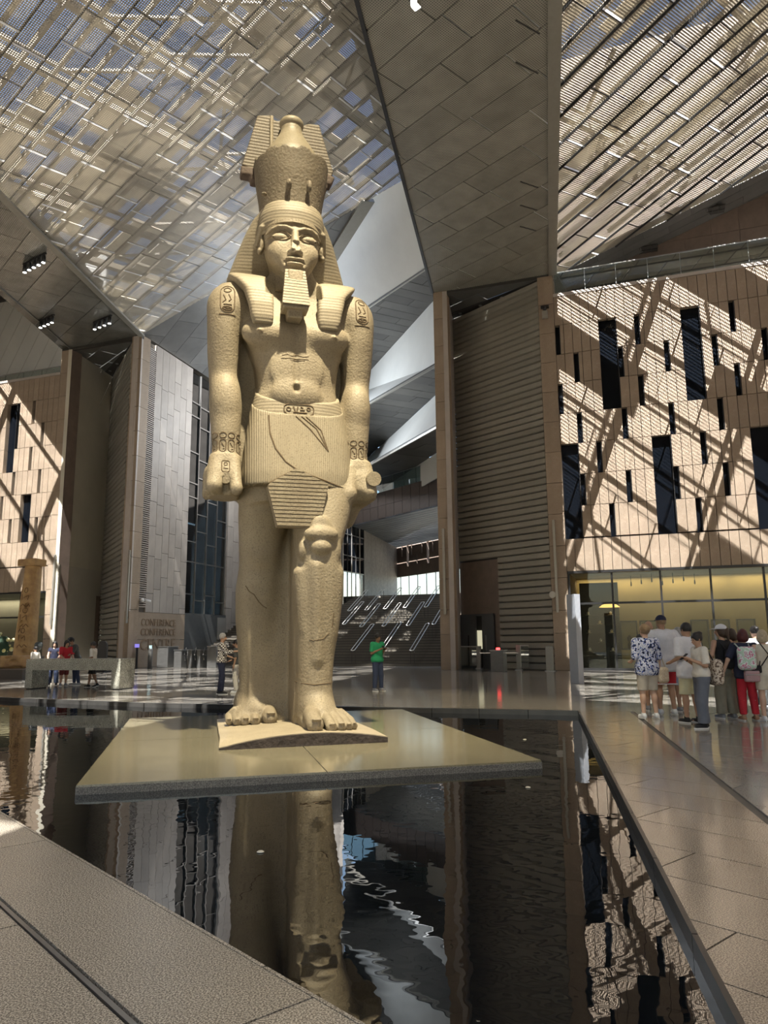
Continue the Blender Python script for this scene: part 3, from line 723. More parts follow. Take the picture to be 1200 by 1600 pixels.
# frame the roof above the mesh
def roofwork(root, poly, P, e1, e2, h_beam, h_skin, seed, cover, sp1=2.56, sp2=6.0, lens=(1.5, 3.0, 4.5, 6.0, 9.0)):
    F = plane_frame(P, e1, e2); 
    if (F.to_3x3() @ Vector((0, 0, 1))).z < 0: F = plane_frame(P, e2, e1)
    Fi = F.inverted(); pl2 = [(Fi @ Vector(p)).to_2d()[:] for p in poly]
    if area(pl2) < 0: pl2 = pl2[::-1]
    swap = (F.to_3x3() @ Vector((1, 0, 0))).dot(e1) < .9
    x0, x1 = min(p[0] for p in pl2), max(p[0] for p in pl2); y0, y1 = min(p[1] for p in pl2), max(p[1] for p in pl2)
    fr = empty('roof_frame', mw=F); under(fr, root); rr = random.Random(seed)
    def seg(a, b):
        q = clip(pl2, [a, b, (b[0] + (.01 if a[0] == b[0] else 0), b[1] + (.01 if a[1] == b[1] else 0)), (a[0] + (.01 if a[0] == b[0] else 0), a[1] + (.01 if a[1] == b[1] else 0))])
        return q
    def line(axis, v, w, h, z, name, n=1):
        # clip a line at constant v
        if axis == 0: q = clip(pl2, [(x0 - 1, v), (x1 + 1, v), (x1 + 1, v + .02), (x0 - 1, v + .02)])
        else: q = clip(pl2, [(v, y0 - 1), (v + .02, y0 - 1), (v + .02, y1 + 1), (v, y1 + 1)])
        if len(q) < 3: return
        i = 0 if axis == 0 else 1; a = min(p[i] for p in q); bq = max(p[i] for p in q)
        if bq - a < .3: return
        pa = (a, v, z) if axis == 0 else (v, a, z); pb = (bq, v, z) if axis == 0 else (v, bq, z)
        MB().bar(pa, pb, w, h).build(name, BEAMM, fr)
    A0, A1 = (0, 1) if not swap else (1, 0)
    lo, hi = (y0, y1) if A0 == 0 else (x0, x1)
    v = math.ceil(lo / sp1) * sp1
    while v < hi: line(A0, v, .11, .20, h_beam, 'roof_purlin'); v += sp1
    lo, hi = (y0, y1) if A1 == 0 else (x0, x1)
    v = math.ceil(lo / sp2) * sp2
    while v < hi:
        line(A1, v, .20, .40, h_beam + .5, 'roof_beam'); line(A1, v, .14, .2, h_beam + 1.3, 'roof_beam'); v += sp2
    # diagonal braces and the staggered outer skin, gaps laid out for the sun pattern
    br = MB(); u = math.ceil(x0 / 3.0) * 3.0
    def inside(x, y): return all((pl2[(i + 1) % len(pl2)][0] - pl2[i][0]) * (y - pl2[i][1]) - (pl2[(i + 1) % len(pl2)][1] - pl2[i][1]) * (x - pl2[i][0]) >= 0 for i in range(len(pl2)))
    while u < x1:
        w = math.ceil(y0 / 3.0) * 3.0
        while w < y1:
            if rr.random() < .45:
                s = 1 if rr.random() < .5 else -1
                a = (u, w, h_beam + .4); c = (u + 3.0 * s, w + 3.0, h_beam + 1.3)
                if inside(a[0], a[1]) and inside(c[0], c[1]): br.bar(a, c, .12)
            w += 3.0
        u += 3.0
    if br.v: br.build('roof_brace', BEAMM, fr)
    sk = 0
    a1, b1, a2, b2 = (x0, x1, y0, y1) if A0 == 0 else (y0, y1, x0, x1)   # along e1, across
    v = math.floor(a2 / 1.28) * 1.28; rest = MB(); lst = []
    while v < b2:
        t = a1 - rr.random() * 3
        while t < b1:
            Ln = rr.choice(lens); wy = (F @ Vector((t + Ln / 2, v, 0) if A0 == 0 else (v, t + Ln / 2, 0))).y; wx = (F @ Vector((t + Ln / 2, v, 0) if A0 == 0 else (v, t + Ln / 2, 0))).x; on = rr.random() < (1.0 if wy < -3 or (wy < 9 and -5.5 < wx < 4) else .35 if wx < -7 and 12 < wy < 30 and seed == 11 else (.6 if wx < -5.5 else .8) if wy < 3 and wx < 3 else cover)  # skin kept closed where gaps would let sun reach the statue
            if (-8.2 < wx < -5.4 and -.8 < wy < 3.5) or (-6 < wx < -3.2 and -9.5 < wy < -7): on = False  # openings forced so sun patches reach plinth and near paving
            if on:
                quad = [(t, v), (t + Ln, v), (t + Ln, v + 1.28), (t, v + 1.28)]
                if A0 == 1: quad = [(q[1], q[0]) for q in quad][::-1]
                q = clip(pl2, quad)
                if len(q) > 2 and abs(area(q)) > .1: lst.append(q)
            t += Ln
        v += 1.28
    lst.sort(key=lambda q: (F @ Vector((q[0][0], q[0][1], 0)) - CAMP).length)
    for i, q in enumerate(lst):
        if i < 250: MB().prism([(x, y, h_skin) for x, y in q], (0, 0, .05)).build('roof_panel', SKINM, fr)
        else: rest.prism([(x, y, h_skin) for x, y in q], (0, 0, .05))
    if rest.v: tag(rest.build('roof_panel_remainder', SKINM, fr), kind='stuff')
    return fr
roofwork(ceil1, c1poly, P1(-9.61, 25.28), dA, dB, 1.0, 3.0, 11, .66, sp1=1.28, sp2=3.0, lens=(1.5, 3.0, 4.5))

# level dark ceiling between the gates (and on towards the visitor)
ceil2 = empty('ceiling.001', (0, 0, 0), kind='structure')
c2poly = [c2l0 - c2d * 30, c2r0 - c2rd * 30, c2r1, c2l1]
dup_stag = lambda r: (r * .39 + .15 * (r % 3)) % 1
panelled(ceil2, c2poly, Vector((3.9, 35.45, 20)), azv(GAZ), azv(GAZ + 90 - 6), 3.0, 1.33, MESHD, stag=dup_stag, gap=.03, wide=.05, strip=True, limit=260)
fas = MB()
for (a, bq, h) in ((c2l0 - c2d * 30, c2l1, 7.6),):
    fas.prism([a + Vector((0, 0, .03)), bq + Vector((0, 0, .03)), bq + Vector((0, 0, h)), a + Vector((0, 0, h))], Vector((c2d.y, -c2d.x, 0)) * .06)
fas.build('fascia', GREYP, ceil2)
MB().prism([c2l0 - c2d * 30 + Vector((.1, 0, 10.2)), c2l1 + Vector((.1, 0, 10.2)), c2l1 + Vector((-2.8, .3, 10.0)), c2l0 - c2d * 30 + Vector((-2.8, .3, 10.0))], (0, 0, .1)).prism([c2l0 - c2d * 30 + Vector((0, 0, 7.5)), c2l1 + Vector((0, 0, 7.5)), c2l1 + Vector((0, 0, 10.2)), c2l0 - c2d * 30 + Vector((0, 0, 10.2))], (.08, 0, 0)).build('ridge_sun_block', GREYP, ceil2)  # unseen strip added to stop sun leaking past the ridge onto the statue
MB().bar(c2l0 - c2d * 30, c2l1, .12, .12).build('edge_trim', DKMET, ceil2)
MB().bar(c2r0 - c2rd * 30 + Vector((0, 0, -.05)), c2r1 + Vector((0, 0, -.05)), .42, .12).build('edge_trim', mat('trim_grey', (.28, .27, .24), .4, metal=.4), ceil2)
MB().prism([Vector((p.x, p.y, 20.5)) for p in c2poly], (0, 0, .1)).build('deck', DARKP, ceil2)

# rising mesh roof on the right
D3 = Vector((c2r1.x, c2r1.y, 20)); R3 = on_pl(1200, 265, WP, WN)
n3 = (D3 - c2r0).cross(R3 - D3).normalized()
if n3.z > 0: n3 = -n3
def P3(x, y): return onp(D3, n3, x, y)
foldd = (R3 - D3).normalized()
far3 = D3 + foldd * 30
near3 = c2r0 - c2rd * 30
c3poly = [D3, near3, P3(near3.x + 30, near3.y - 2), far3]
ceil3 = empty('ceiling.002', (0, 0, 0), kind='structure')
e31 = azv(GAZ); e31 = (e31 - n3 * e31.dot(n3)).normalized(); e32 = n3.cross(e31)
if e32.y < 0: e32 = -e32
panelled(ceil3, c3poly, P3(6.94, 25.59), e31, e32, 2.3, 1.25, MESHP, stag=dup_stag, gap=.03, wide=.08, strip=True, limit=300, bars=True)
roofwork(ceil3, c3poly, P3(6.94, 25.59), e31, e32, .9, 2.4, 21, .40, sp1=1.25, lens=(6.0, 9.0, 14.0, 20.0))

# grey ceiling with square vents over the right terrace, brown wall behind it
ceil4 = empty('ceiling.003', (0, 0, 0), kind='structure')
bk = 2.6
b4a = D3 - foldd * .3; b4 = [b4a, far3, far3 + WN * bk * 1.0 + Vector((0, 0, -.2)), b4a + WN * 1.6]
e41 = azv(GAZ + 12); n4 = (far3 - D3).cross(WN * bk + Vector((0, 0, -.2))).normalized(); e41 = (e41 - n4 * e41.dot(n4)).normalized(); e42 = n4.cross(e41)
panelled(ceil4, b4, D3, foldd, n4.cross(foldd), 2.4, .62, GREYP, stag=dup_stag, gap=.02)
for px, py in ((1013, 387), (1117, 326)):
    p = on_pl(px, py, D3, n4); v = MB()
    v.box(-.45, .45, -.35, .35, -.10, -.03)
    o = v.build('vent', DARKP, ceil4, loc=p); o.rotation_euler = (RD(90) * 0, 0, RD(WAZ)); 
    mbv = MB()
    for k in range(3): mbv.box(-.45 + .3 * k, -.42 + .3 * k, -.35, .35, -.13, -.09)
    mbv.box(-.45, .45, -.015, .015, -.13, -.09); mbv.build('vent_grille', DKMET, o)
wall_back = wempty('wall_back_right')
MB().box(6.0, 40, 2.3, 2.5, TOPZ, 34).build('wall_core', DARKST, wall_back)
for c in range(16):
    for r in range(4): piece('stone_panel', DARKST, wall_back, 6.4 + c * 1.3 + .01, 7.7 + c * 1.3 - .01, 2.25, 2.3, TOPZ + .1 + r * 1.5 + .01, TOPZ + 1.6 + r * 1.5 - .01)

# lower grey reflective ceiling at the far left
ceil5 = empty('ceiling.004', (0, 0, 0), kind='structure')
c5l = on_z(98, 535, 20.45); c5m = on_z(0, 450, 20.45); c5d = (c5m - c5l).normalized()
c5poly = [Btop + Vector((0, 0, -.05)), wpt(-25.2, .02, 20.45), c5l + c5d * 34, Qtop + eld * 30 + Vector((0, 0, -.05))]
panelled(ceil5, [Vector((p.x, p.y, 20.45)) for p in c5poly], Vector((-20.56, 39.57, 20.45)), azv(GAZ), azv(62), 2.3, 1.75, MESHG, stag=lambda r: (r * .45) % 1, gap=.03, limit=200)
MB().bar(Vector((Btop.x, Btop.y, 20.4)), Vector((qe.x, qe.y, 20.4)), .35, .12).build('edge_trim', MATS['trim_grey'], ceil5)
MB().prism([Vector((p.x, p.y, 20.8)) for p in c5poly], (0, 0, .1)).build('deck', DARKP, ceil5)

# white sloping wall behind the far-left balustrade
wl_ = empty('wall_white_left', (0, 0, 0), kind='structure')
A0 = wpt(-25.0, 3.5, 17.5); A1 = wpt(-52, 3.5, 17.5)
MB().prism([A0, A1, A1 + Vector((0, 0, 12)), A0 + Vector((0, 0, 12))], WN * .2).build('wall_core', WHITEP, wl_)
ln = MB()
for k in range(22):
    p = wpt(-25.0 - k * 1.3, 3.49, 17.5); ln.bar(p, p + WU * 6.5 + Vector((0, 0, 12)), .02, .02)
ln.build('joint_line', mat('white_joint', (.45, .45, .43), .7), wl_)

# grey ceiling inside the opening: from the corner wall up to the mesh roof
ceil6 = empty('ceiling.005', (0, 0, 0), kind='structure')
U7 = on_pl(572, 316, WP, WN); 
n7 = (U7 - Btop).cross(FU).normalized()
S1 = on_pl(527, 388, Btop, n7); S2 = on_pl(450, 700, Btop, n7)
c7poly = [Btop, U7, on_pl(527, 388, Btop, n7), Btop + FU * 17]
panelled(ceil6, c7poly, Btop, (on_pl(400, 480, Btop, n7) - on_pl(330, 560, Btop, n7)), FU, 3.2, 1.6, GREYP, stag=dup_stag)
# folded ceilings stepping down beyond: white faces and grey undersides
def quad(a, b_, c, d): return [a, b_, c, d]
ceil7 = empty('ceiling.006', (0, 0, 0), kind='structure')
def ext(z, p0, p1, l0, l1):
    a = on_z(*p0, z); b_ = on_z(*p1, z); d = (b_ - a); return a - d * l0, b_ + d * l1
l1a, l1b = ext(22.6, (560, 490), (676, 413), .9, .12)
l2a, l2b = ext(22.6, (586, 571), (679, 468), .7, .12)
zz3 = 17.6
l3a, l3b = ext(zz3, (586, 626), (682, 571), .7, .05)
l4a, l4b = ext(zz3, (587, 704), (681, 617), .7, .05)
l5a, l5b = ext(13.2, (587, 722), (681, 669), .7, .05)
l6a, l6b = ext(13.2, (638, 737), (682, 708), 1.3, .05)
nw1 = (l1b - l1a).cross(on_pl(625, 285, WP, WN) - l1a).normalized()
w1o = [U7, on_pl(625, 285, WP, WN), on_pl(700, 243, WP, WN), l1b, l1a, on_pl(490, 450, Btop, n7), S1, on_pl(555, 343, Btop, n7)]
MB().bar(U7 + (U7 - S1) * .05, S1 + (S1 - U7) * .25, .9, .25, up=n7).build('edge_trim', MATS['trim_grey'], ceil7)
def slabq(pts, m, name, n=Vector((0, 0, .12))): MB().prism(pts, n).build(name, m, ceil7)
w1 = [on_pl(x, y, l1a, nw1) for x, y in ((470, 555), (500, 440), (527, 388), (556, 338), (574, 312), (625, 284), (700, 240), (700, 398))]
cen = MB(); cen.add(w1, [tuple(range(8))]); cen.build('white_face', WHITEP, ceil7)
for (a, b_, c, d) in ((l2a, l2b, l3b, l3a), (l4a, l4b, l5b, l5a)): 
    q = MB(); q.add([a, b_, c, d], [(0, 1, 2, 3)]); q.build('white_face', WHITEP, ceil7)
for i, (a, b_, c, d) in enumerate(((l1a, l1b, l2b, l2a), (l3a, l3b, l4b, l4a), (l5a, l5b, l6b, l6a))):
    u = (b_ - a).normalized(); v = Vector((-u.y, u.x, 0))
    panelled(ceil7, [a, b_, c, d], a, azv(28), azv(118), 3.6, .95 + .25 * i, GREYD, stag=dup_stag, gap=.03, limit=90)
    MB().bar(a, b_, .12, .12).build('edge_trim', MATS['trim_grey'], ceil7)
    MB().prism([q_ + Vector((0, 0, .1)) for q_ in (a, b_, c, d)], (0, 0, .1)).build('deck', DARKP, ceil7)
MB().prism([l6a, l6b, l6b + Vector((0, 0, -1.6)), l6a + Vector((0, 0, -1.6))], azv(41) * .1).build('white_face', WHITEP, ceil7)
MB().prism([q_ - n7 * (.12 if n7.z < 0 else -.12) for q_ in c7poly], (0, 0, .1)).build('deck', DARKP, ceil6)

# ------------------------------------------------------------------ THE OPENING: bridge, stairs, far glazing
br = empty('wall_bridge', (0, 0, 0), kind='structure')
bz = 10.0
b0, b1 = ext(bz, (560, 820), (681, 792), 1.0, .35)
bh = z_above(681, 745, on_z(681, 792, bz)) - bz
bd = (b1 - b0).normalized(); bn = Vector((-bd.y, bd.x, 0))
nb = 22; Lb = (b1 - b0).length
brm = Matrix.Translation(Vector((b0.x, b0.y, bz))) @ Matrix.Rotation(math.atan2(bd.y, bd.x), 4, 'Z'); br.matrix_world = brm
for i in range(nb):
    for k in range(2): piece('cladding_panel', BRIDGEM, br, i * Lb / nb + .015, (i + 1) * Lb / nb - .015, 0, .15, k * bh / 2 + .01, (k + 1) * bh / 2 - .01)
# underside and far walls
uc = on_z(620, 856, bz); ud = on_z(684, 843, bz); ue = on_z(568, 828, bz); uf = on_z(536, 818, bz)
ul = empty('ceiling.007', (0, 0, 0), kind='structure')
n_ = Vector((0, 0, .3)); far = (ud - uc).normalized()
und = mat('bridge_underside', (.20, .23, .26), .35, metal=.5, var=.4, scale=.6, rand=.1)
for k in range(18):                                             # long metal boards under the bridge
    t0, t1 = k / 18, (k + 1) / 18 - .006
    a0 = b0.lerp(uf + (uc - ue) * 0, t0); 
    p0 = b0.lerp(uc - far * 12, t0); p1 = b1.lerp(ud + far * 12, t0); p2 = b1.lerp(ud + far * 12, t1); p3 = b0.lerp(uc - far * 12, t1)
    MB().prism([p0, p1, p2, p3], (0, 0, .1)).build('underside_board', und, ul)
fw_ = empty('wall_far', (uc.x, uc.y, 0), math.atan2(far.y, far.x), kind='structure')
zt = bz; zb = z_above(620, 902, uc)
def on_far(x, y):
    n = Vector((-far.y, far.x, 0)); P = on_pl(x, y, uc, n); return (P - uc).dot(far), P.z
slots = [(628, 853, 870, 1.2), (637, 852, 885, 2.6), (643, 851, 867, 1.0), (651.5, 865, 882, 1.0), (659, 848, 864, 1.0), (668.5, 845, 880, 2.8), (676, 845, 862, 1.0)]
slx = sorted([(on_far(x, (y0 + y1) / 2)[0], on_far(x, y0)[1], on_far(x, y1)[1], w) for x, y0, y1, w in slots])
cur = -1.0
for s, z1, z0, w in slx:
    hw = .075 if w < 2 else .18
    MB().box(cur, s - hw, 0, .3, zb, zt).build('wall_panel', DARKST, fw_)
    MB().box(s - hw, s + hw, 0, .3, zb, z0).box(s - hw, s + hw, 0, .3, z1, zt).build('wall_panel', DARKST, fw_); cur = s + hw
MB().box(cur, 14, 0, .3, zb, zt).build('wall_panel', DARKST, fw_)
wf = empty('window_2', mw=fw_.matrix_world.copy(), kind='structure')
wf.matrix_world = Matrix.Translation((uc.x, uc.y, 0)) @ Matrix.Rotation(math.atan2(far.y, far.x), 4, 'Z')
MB().box(-1, 14, .1, .14, 3.5, zb).build('pane_sheet', CLRGL, wf)
for k in range(11): MB().box(-.9 + k * 1.4, -.84 + k * 1.4, .02, .1, 3.5, zb).build('mullion', STEEL, wf)
# stone wall on the left of the landing and dark glass before it
sw_ = empty('wall_landing', (ue.x, ue.y, 0), kind='structure'); dv = uc - ue; dv.z = 0
for k in range(9):
    a = dv * (k / 9); c = dv * ((k + 1) / 9 - .002)
    MB().prism([a, c, c + Vector((0, 0, bz)), a + Vector((0, 0, bz))], (-.3, 0, 0)).build('stone_panel', CONC if 0 else mat('landing_stone', (.42, .39, .35), .55, var=.3, rand=.08), sw_)
dg = empty('window_3', (uf.x, uf.y, 0), kind='structure'); dv2 = ue - uf; dv2.z = 0; dn = Vector((-dv2.y, dv2.x, 0)).normalized()
zg = z_above(555, 898, ue)
MB().prism([(0, 0, zg), tuple(dv2 + Vector((0, 0, zg))), tuple(dv2 + Vector((0, 0, bz))), (0, 0, bz)], dn * .1).build('dark_pane', BLKGL, dg)
MB().prism([(0, 0, 3.5), tuple(dv2 + Vector((0, 0, 3.5))), tuple(dv2 + Vector((0, 0, zg))), (0, 0, zg)], dn * .04).build('pane_sheet', CLRGL, dg)
for k in range(6):
    p = dv2 * (k / 5); MB().bar(p + Vector((0, 0, 3.5)), p + Vector((0, 0, bz)), .08).build('mullion', DKMET if k % 2 else STEEL, dg)
for z in (zg, zg + 1.2, zg + 2.8): MB().bar(Vector((0, 0, z)), dv2 + Vector((0, 0, z)), .07).build('transom', STEEL, dg)

# stairs, parallel to the entrance wall
RI, RU, NST = .162, .35, 29
_b = on_z(612, 1041); ST0 = (_b - WP).dot(WN)
stairs = wempty('floor_stairs')
STEPM = mat('stair_stone', (.17, .155, .13), .45, var=.3, scale=1.0, rand=.12); NOSE = mat('stair_nosing', (.05, .046, .042), .5)
SXL, SXR = -18.0, 7.5
for k in range(NST):
    y = ST0 + k * RU; zt_ = (k + 1) * RI
    piece('step', STEPM, stairs, SXL, SXR, y, y + RU + .02, max(0, zt_ - .6), zt_)
    MB().box(SXL, SXR, y - .015, y + .045, zt_ - .035, zt_ + .006).build('nosing', NOSE, stairs)
ZT_ = NST * RI; YT_ = ST0 + NST * RU
MB().box(SXL, SXR + 3, YT_, YT_ + 30, ZT_ - .3, ZT_).build('landing', STEPM, stairs)
slope_nw = Matrix.Rotation(RD(WAZ), 3, 'Z') @ Vector((0, -RI, RU)).normalized()
def on_stair(x, y, up=.9): return on_pl(x, y, wpt(0, ST0, up), slope_nw)
HRL = ['upper flight, rising beside the dark glass', 'upper flight, second from the left', 'upper flight, third from the left', 'upper flight, nearest the stone pillar', 'upper flight, half hidden by the statue calf',
        'middle flight, beside the statue calf', 'middle flight, second from the left', 'middle flight, third from the left', 'middle flight, fourth from the left', 'middle flight, cut by the stone pillar',
        'lowest flight, left of the man in green', 'lowest flight, rising behind the man in green', 'lowest flight, right of the man in green']
HR = [(572, 953), (601, 951), (632, 949), (665, 948), (545, 954), (537, 975), (564, 979), (599, 978), (637, 977), (677, 975), (551, 1016), (597, 1013), (643, 1016)]
brt = mat('bright_steel', (.72, .71, .67), .3, metal=.4)
for i, (xb, yb) in enumerate(HR):
    P = on_stair(xb, yb); sx0 = (P - WP).dot(WU); ty = (P - WP).dot(WN); L_ = 3.4; zf = lambda t: (t - ST0) / RU * RI
    r = empty('handrail', mw=WM @ Matrix.Translation((sx0, ty, max(0, zf(ty))))); tag(r, 'steel stair handrail pair, ' + HRL[i], 'handrail', 'handrails on the grand stairs')
    up = .9; dz = zf(ty + L_) - zf(ty)
    for sx in (-.11, .11):
        MB().tube([(sx, 0, up), (sx, L_, up + dz)], .026, 6).build('rail', brt, r)
        for q, z0, z1 in ((.15, -.05, up + .06), (L_ - .15, dz - .15, up + dz - .06)): MB().tube([(sx, q, z0), (sx, q, z1)], .012, 6).build('post', DKMET, r)
    MB().tube([(-.11, 0, up), (0, -.05, up - .02), (.11, 0, up)], .026, 6).build('rail_end', brt, r)
    MB().tube([(-.11, L_, up + dz), (0, L_ + .05, up + dz + .02), (.11, L_, up + dz)], .026, 6).build('rail_end', brt, r)
# far left side of the opening behind the statue: plain wall closing the stair hall
sideL = empty('wall_hall_end', kind='structure')
pfe = PB + FU * (q_g1 + 8)
MB().prism([pfe, uf + Vector((0, 0, -bz)), uf + Vector((0, 0, 22)), Vector((pfe.x, pfe.y, 32))], (-.2, .1, 0)).build('wall_core', CONC, sideL)

# ------------------------------------------------------------------ glass balustrades on top of the facades and bridge
def balustrade(name, label, M, x0, x1, z0, z1, pane, posts=True, y=-.0):
    r = empty(name, mw=M @ Matrix.Translation((x0, y, z0))); tag(r, label, 'balustrade')
    n = max(1, round((x1 - x0) / pane)); w = (x1 - x0) / n; H = z1 - z0
    me = MB().box(.01, w - .01, 0, .02, 0, H - .06).mesh('glass_pane')
    for i in range(n): link('glass_pane', me, MATS['rail_glass'], r, (i * w, 0, 0))
    MB().bar((0, .01, H - .03), (x1 - x0, .01, H - .03), .05).build('top_rail', STEEL, r)
    if posts:
        pm = MB().box(-.02, .02, .03, .07, 0, H).mesh('post')
        for i in range(n + 1): link('post', pm, STEEL, r, (i * w, 0, 0))
glass('rail_glass', (.80, .90, .90), .05, refl=.22)
balustrade('glass_balustrade', 'long glass balustrade along the top of the right stone facade', WM, 6.45, 23, TOPZ + .16, 20.02, 1.5)
balustrade('glass_balustrade', 'glass balustrade along the top of the far left stone facade', WM, -36, -25.2, TOPZ + .10, 19.3, 1.5)
balustrade('glass_balustrade', 'glass balustrade on the dark bridge beyond the opening', brm, 0, Lb, bh, bh + 1.1, 1.3, y=.05)

# ------------------------------------------------------------------ SHOPS under the facades
def shop(name, s0, s1, bays, zt, zmid, depth, wallm, lightc, power, n):
    root = empty(name, mw=WM, kind='structure')
    MB().box(s0, s1, depth, depth + .1, 0, zt).build('rear_wall', wallm, root)
    MB().box(s0 - .1, s0, .3, depth, 0, zt).box(s1, s1 + .1, .3, depth, 0, zt).build('side_wall', DARKST, root)
    MB().box(s0, s1, .3, depth, zt, zt + .1).build('shop_ceiling', mat('shop_ceiling', (.28, .27, .25), .7), root)
    MB().box(s0, s1, .0, .34, zt - .03, zt + .09).box(s0, s1, .1, .2, 0, .12).build('frame_beam', DKMET, root)
    for x in bays: piece('mullion', DKMET, root, x - .045, x + .045, .08, .22, 0, zt)
    MB().box(s0, s1, .1, .2, zmid - .05, zmid + .05).build('transom', DKMET, root)
    for a, c in zip(bays[:-1], bays[1:]):
        for z0, z1 in ((.12, zmid - .05), (zmid + .05, zt - .03)): piece('glass_pane', SHOPGL, root, a + .045, c - .045, .14, .16, z0, z1)
    for k in range(n):
        l = bpy.data.lights.new('shop_lamp', 'AREA'); l.shape = 'RECTANGLE'; l.size = 3.5; l.size_y = .5; l.energy = power; l.color = lightc
        o = bpy.data.objects.new('shop_lamp', l); COL.objects.link(o); o.parent = root
        o.location = (s0 + (k + .5) * (s1 - s0) / n, depth - .45, zt - .12); o.rotation_euler = (RD(12), 0, 0)
    return root
sb = [6.42, 8.39, 10.54, 12.67, 14.85, 17.0, 19.1, 21.2]
shop_r = shop('window_4', 6.42, 21.2, sb, 4.58, 3.12, 4.0, GOLDW, (1, .78, .42), 30, 4)
bl = [-36.0, -33.8, -31.6, -29.4, -27.2, -25.2]
shop_l = shop('window_5', -36.0, -25.2, bl, 4.6, 3.1, 5.0, mat('shop_back', (.22, .2, .17), .7), (1, .85, .6), 60, 2)
for k, px in enumerate((983, 1014, 1094, 1127, 1167)):
    s = (on_pl(px, 990, WP + WN * 3.6, WN) - WP).dot(WU)
    r = empty('display_case', mw=WM @ Matrix.Translation((s, 3.6, .0)))
    tag(r, ['black framed display case at the left of the golden shop wall', 'black framed display case behind the bald man', 'black framed display case behind the dark haired man', 'black framed display case right of the middle mullion', 'black framed display case behind the white cap'][k], 'display case', 'display cases in the golden shop')
    MB().box(-.42, -.36, -.1, .1, .9, 2.35).box(.36, .42, -.1, .1, .9, 2.35).box(-.42, .42, -.1, .1, 2.29, 2.35).box(-.42, .42, -.1, .1, .9, .96).build('frame', DKMET, r)
    MB().box(-.40, .40, -.1, .14, 0, .9).build('plinth', GOLDW, r); MB().box(-.36, .36, .08, .1, .96, 2.29).build('back_board', mat('case_back', (.30, .25, .14), .6), r)
    MB().lathe([(.10, .96), (.09, 1.2), (.05, 1.28), (.10, 1.4), (.11, 1.5), (.04, 1.62)], 12).build('bust', mat('bust_black', (.02, .02, .02), .3), r)
for k in range(7):
    s = 9.2 + k * .48; z = 4.1 + (k % 3) * .08
    o = MB().tube([(0, 0, .48), (0, 0, .18)], .012, 6).lathe([(.03, .18), (.035, 0), (.02, -.02)], 10).build('pendant_lamp', DKMET, loc=wpt(s, 1.8, z - .1))
    tag(o, 'slim black pendant lamp hanging in the golden shop', 'lamp', 'pendant lamps in the golden shop')
cz = empty('display_stand', mw=WM @ Matrix.Translation((7.6, 2.4, 0))); tag(cz, 'dark shelving with white souvenirs in the left bay of the golden shop', 'shelf')
MB().box(-1.0, .9, .9, 1.0, 0, 4.3).build('back_board', mat('shelf_dark', (.035, .03, .028), .5), cz)
for k in range(5):
    MB().box(-.95, .85, 0.4, .9, .8 + k * .45, .83 + k * .45).build('shelf', MATS['shelf_dark'], cz)
    for j in range(3):
        if (k + j) % 2 == 0: MB().lathe([(.10, 0), (.16, .03), (.05, .05), (.07, .13), (.02, .2)], 10, (-.6 + j * .55, .6, .83 + k * .45)).build('souvenir', mat('souvenir_white', (.75, .72, .65), .5), cz)
MB().lathe([(.5, .0), (.35, .12), (.02, .2)], 20).build('ceiling_lamp_shade', mat('orange_glow', (.9, .5, .15), .5, emit=(1, .55, .15), estr=1.6), shop_r, loc=(8.1, 2.2, 3.0))
MB().box(0, 1.7, 0, .03, 0, .8).build('sign_panel', mat('shop_panel', (.5, .4, .22), .5), shop_l, loc=(-27.3, 2.5, 2.2))

# ------------------------------------------------------------------ roof over the far left bay and added side walls that cut the sky light (mostly outside the frame)
ceil9 = empty('ceiling.008', (0, 0, 0), kind='structure')
k9 = c5l + c5d * 0; a9 = Vector(((k9 - c5d * 9).x, (k9 - c5d * 9).y, 27)); b9 = Vector(((k9 + c5d * 40).x, (k9 + c5d * 40).y, 27))
c9poly = [a9, b9, Vector((-46, b9.y, 28.5)), Vector((-46, a9.y + 9, 28.5))]
n9 = (b9 - a9).cross(c9poly[2] - a9).normalized(); c9poly[3] = onp(a9, n9, -46, a9.y + 9)
e91 = azv(GAZ); e91 = (e91 - n9 * e91.dot(n9)).normalized()
roofwork(ceil9, c9poly, a9, e91, n9.cross(e91), .9, 2.0, 8, .55)
MB().prism([a9 + Vector((0, 0, -6.6)), b9 + Vector((0, 0, -6.6)), b9, a9], (.1, 0, 0)).build('fascia', GREYP, ceil9)
for nm, poly, vec in (('wall_light_block_left', [(-46, -16, 0), (-46, 62, 0), (-46, 62, 30), (-46, -16, 30)], (-.3, 0, 0)), ('wall_light_block_right', [(34, -16, 0), (34, 32, 0), (34, 32, 30), (34, -16, 30)], (.3, 0, 0))):
    w = empty(nm, kind='structure'); MB().prism(poly, vec).build('wall_core', SANDST, w)  # unseen side walls added to dim the ambient light; hall is open there
w = empty('wall_light_block_rear', kind='structure')                      # unseen wall added behind the visitor to cut sky fill, with an opening
MB().box(-46, -15, -17, -16.6, 0, 32).box(13, 34, -17, -16.6, 0, 32).box(-15, 13, -17, -16.6, 11, 32).build('wall_core', SANDST, w)
w = empty('wall_hall_inner', kind='structure')
pa_ = PB + FU * (q_g1 + 8.0); pz = Vector((pa_.x, pa_.y, 0))
MB().prism([pz, Vector((-26, 84, 0)), Vector((-26, 84, 36)), pz + Vector((0, 0, 36))], (-.3, 0, 0)).build('wall_core', CONC, w)
for s_ in range(2):
    pass
rc = empty('ceiling.009', kind='structure')                       # solid roof above the far part of the stair hall
MB().prism([Vector((-30, 66, 30)), Vector((30, 60, 30)), Vector((30, 84, 30)), Vector((-30, 84, 30))], (0, 0, .3)).build('deck', DARKP, rc)
fb = wempty('wall_gate_lintel')
